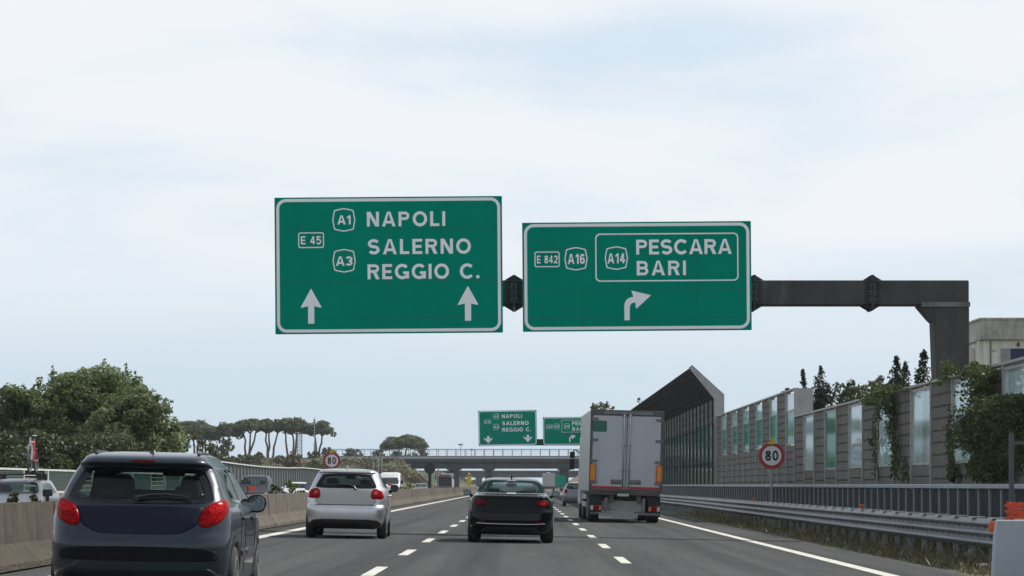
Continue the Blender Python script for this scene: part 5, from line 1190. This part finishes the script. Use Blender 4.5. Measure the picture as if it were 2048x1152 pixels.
ebush('dark pointed bush right of the lone umbrella pine', 824, 864, 893, 920, 790, 31)
ebush('dry brown brush on top of the embankment', 545, 615, 912, 928, 668, 32, L_dry)
ebush('dark tree seen under the overpass, left of the black saloon', 912, 958, 954, 985, 1500, 33, L_dark, 'trees seen beneath the overpass', 3, .7)
ebush('tree seen under the overpass behind the yellow warning lamp', 938, 982, 957, 985, 1520, 34, L_olive, 'trees seen beneath the overpass', 3, .7)
ebush('tall dark tree behind the left edge of the lorry roof', 1176, 1232, 800, 850, 470, 35, L_olive, 'trees behind the noise barrier', 12, .2)
broad('light branched tree behind the canopy edge above the lorry', wx(1290, 330), 330, -.3, 3.6, 12.2, 26, 9, .16, L_olive, 36, 'trees behind the noise barrier')
def scrub():
    n = 5200; X = -22 - 75 * rng.random(n) ** 1.3; u = rng.random(n); Y = 660 + 27 * u; Z = -.4 + 7.8 * np.clip((Y - 655) / 33, 0, 1)
    keep = (np.sin(X * .35) * np.sin(Y * .5 + X * .1) + rng.normal(size=n) * .5 > -.1) & (X < -29 + 8 * (1 - u)); c = np.c_[X, Y, Z][keep]
    P = np.repeat(c, 7, 0) + rng.normal(size=(len(c) * 7, 3)) * np.array([.55, .5, .28]); o = leaves('slope_scrub', P, .26, leafmat('scrub', (.06, .055, .03), (.16, .125, .07), .2, .12), up=.6); tag(o, 'low dry scrub covering the overpass embankment slope', 'scrub', kind='stuff')
scrub()
# cypresses and other trees on the right
def cypress(label, px, ptop, pbot, wpx, d, seed, m=L_cyp, rag=.15, group='cypress trees', name='cypress_tree'):
    rg = random.Random(seed); random.seed(seed); s = F / d; z0 = -.4; H = wz(ptop, d) - z0; W = 1.55 * wpx / s; t = thing(name, label, 'tree', (wx(px, d), d, z0), group)
    MB().tube((0, 0, 0), (0, 0, H * .85), .05 * W + .08, .02, 7).build('trunk', bark, t); bl = []
    for i in range(int(90)):
        u = .35 + .65 * (i + rg.random()) / 90; hw = W / 2 * min(1, ((1 - u) / .34) ** .8); a = rg.random() * 6.283; r = max(.09, min(W * .17, hw * .6))
        q = hw * (1 + rg.uniform(-rag, rag)) - r * .5; bl.append(((max(0, q) * math.cos(a), max(0, q) * math.sin(a), H * u - r), (r, r, r * 1.6)))
    P, D = crown(bl, 26); leaves('crown', P, .12, m, t, up=.8, nrm=D * .6, aspect=.45); return t
cypress('slim pointed cypress right of the end of the tall barrier stretch', 1606, 737, 830, 19, 190, 1)
cypress('broad layered conifer right of the slim cypress', 1641, 733, 830, 44, 190, 2, rag=.55, group='trees behind the noise barrier', name='conifer_tree')
cypress('ragged double topped cypress left of the gantry post', 1793, 711, 790, 40, 150, 3, rag=.4)
cypress('second top of the ragged cypress pair left of the gantry post', 1811, 722, 790, 34, 153, 5, m=L_dark, rag=.4)
cypress('dark spindle shaped cypress nearest to the gantry post', 1847, 698, 780, 38, 150, 4, rag=.3)
RG_ = 'trees behind the noise barrier'
def rtree(label, x0, x1, top, d, seed, m): s = F / d; return broad(label, wx((x0 + x1) / 2, d), d, -.4, (x1 - x0) / s * 1.35, (wz(top, d) + .4) * 1.10, 60, 22, .14, m, seed, RG_, low=.55, top=lambda z: min(1, max(.12, (1.06 - z) / .2) ** .6))
rtree('dark dome shaped pine behind the barrier right of the conifer', 1655, 1722, 763, 200, 41, L_dark)
rtree('grey green bushy tree behind the barrier in the middle of the right trees', 1690, 1740, 770, 195, 42, L_olive)
rtree('light olive tree behind the barrier left of the vine clump', 1728, 1782, 751, 180, 43, L_olive)
rtree('small olive tree just left of the ragged cypress', 1768, 1800, 765, 165, 44, L_olive)
rtree('tiny tree top left of the slim cypress, over the tall barrier', 1562, 1582, 776, 240, 45, L_dark)
# plants in the median
def shrub(label, px0, px1, ptop, d, seed, m, x=None, group='oleander shrubs in the median', H=None):
    s = F / d; X = wx((px0 + px1) / 2, d); z0 = .1; return broad(label, X, d, z0, (px1 - px0) / s, wz(ptop, d) - z0, 26, 60, .075, m, seed, group, 'shrub', 'shrub', low=.1, dy=2.5)
shrub('bright green shrub over the barrier left of the silver hatchback', 556, 612, 961, 112, 51, L_bright)
shrub('pale yellow green weeds over the barrier behind the orange marker', 536, 566, 968, 104, 54, L_olive)
shrub('bright green shrub over the barrier right of the white van', 796, 836, 963, 195, 52, L_bright)
for k, (a, b_, tp, d) in enumerate(((30, 62, 986, 44), (78, 112, 990, 43.5))):
    s = F / d; broad(('weed tuft on the barrier top left of the black box' if k == 0 else 'weed tuft on the barrier top nearer to the dark hatchback'), wx((a + b_) / 2, d) - .15, d, .95, (b_ - a) / s, wz(tp, d) - .93, 10, 250, .035, L_olive, 60 + k, 'weeds on the barrier top', 'weeds', 'weed_tuft', low=.05, dy=.3)
bx2 = MB(); bx2.box(-.07, .07, -.03, .03, -.04, .06); bx2.box(-.025, .025, -.025, .025, -.16, -.04); o = bx2.build('junction_box', blacktrim, bev=.008); o.location = wp(95, 987, 43.8) + Vector((0, 0, .0)); tag(o, 'small black box fixed on the barrier top beside the pale grey car', 'box')
# vines on the barrier
def vine(label, ells, seed, group='climbing vines on the noise barrier', x=BX - .16, m=L_vine, size=.043):
    """ells: patches of leaves on the barrier plane (photo px centre, radii, leaf count, stand-off)"""
    rg = np.random.default_rng(seed); P = []
    for cx, cy, rx, ry, n, th in ells:
        n = int(n * 1.5); a = rg.random(n) * 6.283; q = np.sqrt(rg.random(n)) * (1 + .05 * rg.normal(size=n)); px = cx + rx * q * np.cos(a); py = cy + ry * q * np.sin(a)
        xx = x - np.abs(rg.normal(size=n)) * th; d = F * x / (px - VX); P.append(np.c_[xx, d, CZ - (py - VY) * d / F])
    P = np.concatenate(P); yc_ = P[:, 1].mean(); t = thing('climbing_vine', label, 'vine', (x, yc_, -.2), group); P -= np.array([x, yc_, -.2])
    leaves('foliage', P, size, m, t, up=.25, nrm=np.tile([-.7, -.5, .35], (len(P), 1))); st_ = MB()
    for cx, cy, rx, ry, n, th in ells:
        if ry > 25:
            d = F * x / (cx - VX); z0 = CZ - (cy + ry - VY) * d / F + .2; z1 = CZ - (cy - ry * .8 - VY) * d / F + .2; limb(st_, (.06, d - yc_, z0), (.05, d - yc_ + .15, z1), .02, .01, .15, 5)
    if st_.v: st_.build('stem', bark, t)
    return t
vine('huge dense dark vine clump with light leaf mound, spilling over barrier at right edge', [(2022, 815, 34, 12, 900, .35), (1998, 826, 20, 12, 420, .3), (1970, 868, 34, 40, 1500, .25), (2000, 855, 34, 40, 1700, .30), (1950, 868, 20, 26, 380, .15), (1985, 922, 28, 38, 900, .15), (2012, 918, 18, 48, 760, .2), (1956, 935, 9, 28, 240, .1), (2056, 825, 18, 34, 800, .3), (2050, 800, 26, 12, 450, .35), (1975, 945, 24, 18, 300, .08), (2060, 870, 22, 55, 900, .2), (2046, 905, 12, 40, 350, .12)], 1)
vine('upright vine column climbing above the barrier top beside the gantry post', [(1972, 742, 13, 12, 330, .2), (1984, 748, 14, 14, 300, .2), (1968, 770, 10, 34, 520, .2), (1984, 782, 12, 24, 420, .2), (1976, 808, 11, 12, 200, .15), (1962, 800, 7, 20, 130, .15), (1954, 731, 4, 9, 40, .1)], 2)
vine('narrow vine strand hanging down left of the last clear pane', [(1904, 905, 4, 50, 250, .05), (1908, 945, 7, 20, 260, .05), (1904, 840, 2, 30, 40, .05)], 6)
vine('small vine sprig peeping over barrier top left of gantry post', [(1906, 738, 8, 9, 130, .12), (1912, 746, 7, 4, 70, .1), (1893, 755, 6, 4, 60, .1), (1883, 766, 5, 4, 25, .1), (1899, 726, 3, 6, 22, .1)], 3)
vine('pair of hanging vine strands draped over the barrier in the middle', [(1790, 775, 20, 7, 420, .3), (1770, 787, 18, 8, 330, .25), (1750, 798, 10, 14, 300, .2), (1782, 806, 11, 20, 420, .12), (1788, 850, 5, 42, 300, .08), (1762, 825, 4, 20, 90, .06), (1793, 915, 6, 46, 280, .06), (1752, 850, 3, 28, 70, .05), (1753, 915, 3, 46, 110, .05), (1812, 940, 4, 26, 70, .05), (1745, 885, 4, 8, 40, .05)], 4)
# verge grass, litter
def grass():
    P = []; n = 15000
    y = 40 + 105 * rng.random(n) ** 1.6; x = 6.95 + 2.55 * rng.random(n); cl_ = np.sin(y * 1.7 + x * 2) * np.sin(y * .63 + 2 * x) + rng.normal(size=n) * .5; keep = cl_ > -.25; x, y = x[keep], y[keep]
    n = len(x); h = (.05 + .36 * rng.random(n) ** 3) * (.5 + .9 * np.clip((x - 6.9) / 1.2, 0, 1)); g = np.array([gz(q) for q in x]) - .04
    a = rng.random(n) * 6.283; w_ = .012 + .01 * rng.random(n); lean = rng.normal(size=(n, 2)) * .6
    v = np.empty((n, 3, 3)); v[:, 0] = np.c_[x - w_ * np.cos(a), y - w_ * np.sin(a), g]; v[:, 1] = np.c_[x + w_ * np.cos(a), y + w_ * np.sin(a), g]; v[:, 2] = np.c_[x + lean[:, 0] * h, y + lean[:, 1] * h, g + h]
    me = bpy.data.meshes.new('verge_grass'); me.from_pydata(v.reshape(-1, 3).tolist(), [], np.arange(3 * n).reshape(-1, 3).tolist()); me.materials.append(L_dry)
    o = bpy.data.objects.new('verge_grass', me); COL.objects.link(o); tag(o, 'dry grass and weeds under the right guard rail', 'grass', kind='stuff')
grass()
def litter():
    bag = mat('plastic_white', (.62, .64, .65), .35, (.45, .47, .48), 9)
    for (px, py, r, lab, m_, nm, ct) in ((1948, 1114, .17, 'crumpled grey bag lying on the verge near the grey slab', mat('grey_bag', (.30, .31, .32), .6, (.2, .2, .21), 6), 'litter_bag', 'litter'), (1921, 1130, .05, 'small white scrap on the verge left of the crushed bottle', bag, 'paper_scrap', 'litter'),
                                        (1968, 1132, .075, 'crushed white bottle on the verge beside the grey slab', bag, 'plastic_bottle', 'bottle'), (1655, 1079, .05, 'white scrap of litter far along the grass verge', bag, 'paper_scrap', 'litter')):
        d = F * (CZ + .16) / (py - VY); m2 = MB(); 
        if nm == 'plastic_bottle': m2.lathe([(.01, -.13), (.035, -.12), (.036, .04), (.014, .09), (.014, .12)], (0, 0, .04), 'x', 12)
        else:
            m2.ell((0, 0, r * .45), (r * 1.2, r, r * .55), 14, 9)
            m2.v = [(p[0] * (1 + .25 * random.uniform(-1, 1)), p[1] * (1 + .25 * random.uniform(-1, 1)), p[2] * (1 + .3 * random.uniform(-1, 1))) for p in m2.v]
        o = m2.build(nm, m_, smooth=False); X = wx(px, d); o.location = (X, d, gz(X) - .03); tag(o, lab, ct)
litter()

# ================================================================== fences on the left
wf_ = mat('white_fence_paint', (.66, .66, .63), .6, (.52, .52, .5), 3)
gslat = mat('green_slat', (.020, .048, .040), .65, (.014, .036, .03), 2)
f1_ = thing('panel_fence', 'white framed fence with dark green slatted panels at the far left roadside', 'fence', (0, 0, 0))
LFX = -19.0; yv = [90.5, 97, 103.2, 108, 113.4, 119.2, 126.3, 132, 139, 145, 152, 158, 165, 171]
tp = MB(); tp.box(LFX - .06, LFX + .06, 88, 175, 1.80, 1.87); tp.build('top_rail', wf_, f1_)
for i, y in enumerate(yv):
    MB().box(LFX - .07, LFX + .07, y - .07, y + .07, -.2, 1.798).build('post', wf_, f1_)
    if i + 1 < len(yv):
        y2 = yv[i + 1]
        if i % 2 == 1:
            b2 = MB(); b2.box(LFX - .05, LFX + .05, y + .08, y2 - .08, .92, .99); b2.build('bottom_rail', wf_, f1_)
            s = MB()
            for k in range(9): z = 1.0 + .087 * k; s.prism([(LFX - .02, z), (LFX + .03, z + .015), (LFX + .02, z + .083), (LFX - .03, z + .07)], y + .08, y2 - .08)
            s.build('slat_panel', gslat, f1_)
        else:
            wr_ = MB()
            for k in range(4): wr_.box(LFX - .012, LFX + .012, y + .08, y2 - .08, 1.0 + .2 * k, 1.025 + .2 * k)
            wr_.build('wire', wf_, f1_)
f2_ = thing('slat_fence', 'long grey green fence of upright slats on the far left roadside, pale top edge', 'fence', (0, 0, 0))
def fence2():
    sm_ = mat('slat_grey_green', (.10, .12, .12), .7, (.07, .086, .085), .5, detail=6); pm2 = mat('pale_slat_post', (.22, .24, .235), .6); y = 178.0
    while y < 345:
        h = lambda q: 2.62 + .12 * math.sin(q * .05) - max(0, (q - 255)) * .005
        MB().box(LFX - .03, LFX, y + .12, y + 2.3, -.2, h(y)).build('slat_panel', sm_, f2_); MB().box(LFX - .03, LFX + .12, y, y + .1, -.2, h(y) + .02).build('slat_post', pm2, f2_); tp2 = MB()
        tp2.add([(LFX - .06, y, h(y) + .021), (LFX + .14, y, h(y) + .021), (LFX + .14, y + 2.395, h(y + 2.4) + .021), (LFX - .06, y + 2.395, h(y + 2.4) + .021), (LFX - .06, y, h(y) + .1), (LFX + .14, y, h(y) + .1), (LFX + .14, y + 2.395, h(y + 2.4) + .1), (LFX - .06, y + 2.395, h(y + 2.4) + .1)], [(3, 2, 1, 0), (4, 5, 6, 7), (0, 1, 5, 4), (1, 2, 6, 5), (2, 3, 7, 6), (3, 0, 4, 7)]); tp2.build('top_rail', wf_, f2_); y += 2.4
fence2()

# ================================================================== small road signs
redsign = mat('sign_red', (.36, .022, .03), .5, (.32, .02, .026), 4)
wsign = mat('sign_face', (.66, .66, .65), .5, (.60, .60, .6), 3)
blk = mat('sign_black', (.012, .012, .013), .5)
yel = mat('lamp_yellow', (.62, .43, .01), .35, (.50, .34, .01), 6)
def limit(label, px, py, d, r, txt, zg, lamp=True):
    c = wp(px, py, d); t = thing('speed_limit_sign', label, 'road sign', (c.x, d, zg), 'speed limit signs'); z = c.z - zg
    p = MB(); p.lathe([(r, 0), (r, .03)], (0, 0, z), 'y', 40); p.build('sign_disc', redsign, t)
    p = MB(); p.lathe([(r * .74, -.004), (r * .74, .001)], (0, 0, z), 'y', 40); p.build('sign_face', wsign, t)
    text_obj('lettering', txt, -r * .50, r * .50, z - r * .38, z + r * .40, -.006, blk, t, .215)
    MB().tube((0, .07, 0), (0, .07, z + r * .7), .035, n=10).build('post', galv, t)
    if lamp:
        l = MB(); l.lathe([(.02, -.05), (.08, -.05), (.08, .02), (.02, .05)], (0, .03, z + r + .09), 'y', 16); lo = l.build('warning_lamp', yel, t)
        l = MB(); l.box(-.13, .13, -.012, .07, z + r - .06, z + r + .006); l.build('lamp_base', yel, t, bev=.01)
    return t
limit('round 80 speed limit sign with yellow lamp, before the right noise barrier', 1543.5, 911.5, 104, .455, '80', -.2)
limit('round 80 speed limit sign with yellow lamp, in the median over the silver hatchback', 663.5, 921.5, 159, .455, '80', .1)
limit('small distant speed limit sign with yellow lamp, left of the coach', 876.5, 947.5, 300, .30, '60', .1)
rs_ = thing('round_sign', 'dark back of a round sign on a thick post in the median', 'road sign', (wx(859.5, 302), 302, .1))
p = MB(); p.lathe([(.57, 0), (.57, .04)], (0, 0, wz(937, 302) - .1), 'y', 30); p.build('sign_disc', mat('sign_back', (.035, .04, .04), .7), rs_)
MB().box(-.16, .16, .05, .3, 0, wz(930, 302) - .1).build('post', mat('sign_back', (.035, .04, .04), .7), rs_)
yl = thing('warning_beacon', 'yellow warning board with lamp on top in the median ahead of the black saloon', 'road sign', (wx(938, 480), 480, .1))
zz = wz(960, 480) - .1
MB().box(-.06, .06, 0, .12, 0, zz).build('post', galv, yl); q = MB(); q.box(-.38, .38, -.04, 0, zz - .9, zz + .65); q.build('board', yel, yl, bev=.03); q = MB(); q.lathe([(.05, -.1), (.22, -.1), (.22, .1), (.05, .18)], (0, 0, zz + .95), 'z', 14); q.build('warning_lamp', yel, yl)
fs = thing('direction_sign', 'far green direction sign standing below the overpass right of the tiny lorry', 'road sign', (wx(1121, 640), 640, -.2))
MB().box(-1.05, 1.05, 0, .1, wz(972, 640) + .2, wz(951, 640) + .2).build('sign_panel', green, fs, bev=.02); MB().box(-.7, -.6, .1, .2, 0, 3).build('post', galv, fs); MB().box(.6, .7, .1, .2, 0, 3).build('post', galv, fs)
# orange markers on the median barrier
def flag(px, py, d, w_, h_, lab, stick=True):
    c = wp(px, py, d); t = thing('barrier_marker', lab, 'marker', (c.x, d, .95), 'orange markers on the median barrier'); z = c.z - .95
    m_ = MB(); m_.box(-w_ / 2, w_ / 2, -.01, .01, z - h_ / 2, z + h_ / 2); m_.build('flag', orange, t, bev=.004)
    m_ = MB(); m_.box(-w_ / 2 - .035, -w_ / 2 - .003, -.015, .015, -.02 if stick else z - h_ / 2, z + h_ / 2); m_.build('stick', mat('brown_stick', (.12, .06, .035), .7), t); return t
flag(504, 977, 79.0, .19, .11, 'orange flag marker on a stick at the barrier joint beside the hatchback mirror')
mk_ = ((781, 969, 152, .22, .14), (835, 983, 215, .3, .22), (870, 978, 262, .3, .3), (897, 978, 310, .3, .3), (917, 976, 350, .35, .35), (933, 978, 400, .3, .4))
for i, (px, py, d, w_, h_) in enumerate(mk_):
    flag(px, py, d, w_, h_, 'red orange marker by the silver hatchback right mirror' if i == 0 else 'first small orange marker right of the white van' if i == 1 else 'tiny orange marker in the line along the far median barrier', False)
# lattice tower, masts, lamps on the overpass
tw_ = thing('lattice_tower', 'pale green lattice tower standing between the right umbrella pines', 'tower', (wx(599, 950), 950, wz(916, 950)))
def lattice():
    m_ = MB(); W = .75; H = wz(868, 950) - wz(916, 950)
    for a in (-W, W):
        for b_ in (-W, W): m_.box(a - .09, a + .09, b_ - .09, b_ + .09, -1.5, H)
    z = 0; k = 0
    while z < H - .5:
        for b_ in (-W, W):
            m_.tube((-W, b_, z), (W, b_, z + 1.1), .06, n=5); m_.tube((W, b_, z), (-W, b_, z + 1.1), .06, n=5); m_.box(-W, W, b_ - .05, b_ + .05, z, z + .1)
            m_.tube((b_, -W, z), (b_, W, z + 1.1), .06, n=5)
        z += 1.1
    m_.build('lattice', mat('tower_green', (.16, .27, .26), .6), tw_); q = MB(); q.box(-1.5, 1.5, -1.2, 1.2, H, H + .35); q.build('platform', mat('tower_green', (.16, .27, .26), .6), tw_)
lattice()
ms = thing('mast', 'thin pale mast standing before the rightmost umbrella pine', 'mast', (wx(629, 780), 780, wz(918, 780)))
MB().tube((0, 0, -1), (0, 0, wz(832, 780) - wz(918, 780)), .14, .05, 8).build('pole', mat('pale_pole', (.5, .5, .5), .5), ms); q = MB(); q.box(-.25, .25, -.2, .2, 9.2, 10.4); q.box(-.2, .2, -.2, .2, 2.2, 4.2); q.build('antenna_box', galv, ms)
def lampmast(label, px, ptop, d, w_):
    t = thing('lamp_mast', label, 'street lamp', (wx(px, d), d, wz(918, d)), 'lamp masts beyond the overpass'); H = wz(ptop, d) - wz(918, d)
    MB().tube((0, 0, -2), (0, 0, H), .10, .07, 8).build('pole', galv, t); q = MB(); q.lathe([(.1, -.1), (w_, 0), (w_ * .8, .25), (.1, .3)], (0, 0, H), 'z', 14); q.build('lamp_head', mat('lamp_dark', (.14, .14, .15), .6), t)
lampmast('tall lamp mast with round head rising over the overpass railing', 921.5, 890, 760, .75)
lampmast('lower lamp mast left of the distant green sign', 943, 900, 780, .55)
for i, px in enumerate((746.5, 757, 764)):
    t = MB(); t.tube((0, 0, 0), (0, 0, wz(918 if i != 1 else 920, 640) + .2), .06, n=6); o = t.build('thin_pole', mat('pale_pole', (.5, .5, .5), .5)); o.location = (wx(px, 640), 640, -.2); tag(o, ('leftmost', 'middle', 'rightmost')[i] + ' of three thin pale poles before the left part of the overpass', 'pole', 'thin pale poles by the overpass')

# ================================================================== building on the right
HDm = 170.0; hs_ = F / HDm
wall = mat('old_plaster', (.72, .68, .59), .9, (.62, .58, .50), .6, (1, 1, .5), detail=8, col3=(.44, .40, .34), scale3=.7, stretch3=(1, 1, .35), lo3=.55, hi3=.75)
para = mat('stained_parapet', (.56, .53, .46), .95, (.36, .34, .30), .9, (1, 1, .4), detail=8, col3=(.19, .18, .16), scale3=.8, stretch3=(1, 1, .3), lo3=.5, hi3=.66)
hx0 = wx(1968, HDm); hz_ = lambda p: wz(p, HDm) + .4
ho = thing('apartment_building', 'old plastered apartment house with stained parapet behind the barrier, right of the gantry post', 'building', (hx0, HDm, -.4))
Wd = 12.0
m_ = MB(); m_.box(0, Wd, .0, 11, 0, hz_(680)); m_.build('wall', wall, ho)
m_ = MB(); m_.box(-.22, Wd, -.3, 11.2, hz_(679.8), hz_(640)); m_.build('parapet', para, ho, bev=.03)
m_ = MB(); m_.box(-.30, Wd, -.36, 11.3, hz_(639.8), hz_(636)); m_.build('coping', para, ho)
m_ = MB(); m_.box(-.28, 0, .4, .8, 0, hz_(681)); m_.box(-.7, -.02, 3.5, 9, 0, hz_(690)); m_.build('side_wing', wall, ho)
fx0, fx1 = (2021 - 1968) / hs_, (2052 - 1968) / hs_
dr = MB(); dr.box(fx0, fx1, -.02, .05, hz_(746), hz_(697)); dw = dr.build('balcony_door', mat('blue_shutter', (.012, .02, .06), .6, (.016, .027, .075), 4), ho)
for a, b_ in ((2002, 2020.6), (2052.4, 2070)):
    s = MB(); a0, b0_ = (a - 1968) / hs_, (b_ - 1968) / hs_; s.box(a0, b0_, -.07, -.022, hz_(746), hz_(697)); 
    for k in range(14): z = hz_(745) + (hz_(698) - hz_(745)) * k / 14; s.box(a0 + .04, b0_ - .04, -.085, -.071, z, z + .05)
    s.build('shutter', mat('grey_shutter', (.30, .30, .31), .7, (.24, .24, .25), 3), ho)
bl_ = MB(); bl_.box(.8, 6, -1.15, -.003, hz_(752), hz_(747)); bl_.build('balcony_slab', para, ho)
rl = MB()
for k in range(46): x = .85 + 5.1 * k / 45; rl.box(x - .012, x + .012, -1.1, -1.075, hz_(746.8), hz_(737))
rl.box(.8, 6, -1.12, -1.06, hz_(737), hz_(735.5)); rl.build('balcony_railing', mat('rail_blue_grey', (.22, .25, .30), .5), ho)
ln = MB(); ln.box((2036 - 1968) / hs_ - .07, (2036 - 1968) / hs_ + .07, -.2, -.06, hz_(693), hz_(686)); ln.tube(((2036 - 1968) / hs_, -.13, hz_(686)), ((2036 - 1968) / hs_, -.003, hz_(683)), .02); ln.build('wall_lantern', blacktrim, ho)
dp_ = MB(); dp_.tube(((1981 - 1968) / hs_, -.06, 0), ((1981 - 1968) / hs_, -.06, hz_(682)), .045, n=8); dp_.box((1981 - 1968) / hs_, (1992 - 1968) / hs_, -.05, -.02, hz_(702.5), hz_(701)); dp_.build('drain_pipe', mat('pipe_grey', (.16, .155, .15), .7), ho)

# ================================================================== summer haze: one even volume round the whole scene
hzb = MB(); hzb.box(-420, 420, -70, 1700, -6.5, 17.5)
hm = bpy.data.materials.new('haze'); hm.use_nodes = True; ht = hm.node_tree; ht.nodes.clear()
ho_ = ht.nodes.new('ShaderNodeOutputMaterial'); hv = ht.nodes.new('ShaderNodeVolumePrincipled'); hv.inputs['Color'].default_value = (.86, .93, 1, 1); hv.inputs['Density'].default_value = .00007; hv.inputs['Anisotropy'].default_value = .25
ht.links.new(hv.outputs[0], ho_.inputs['Volume'])
o = hzb.build('haze', hm); o['kind'] = 'stuff'; tag(o, 'thin pale summer haze over the motorway', 'haze')
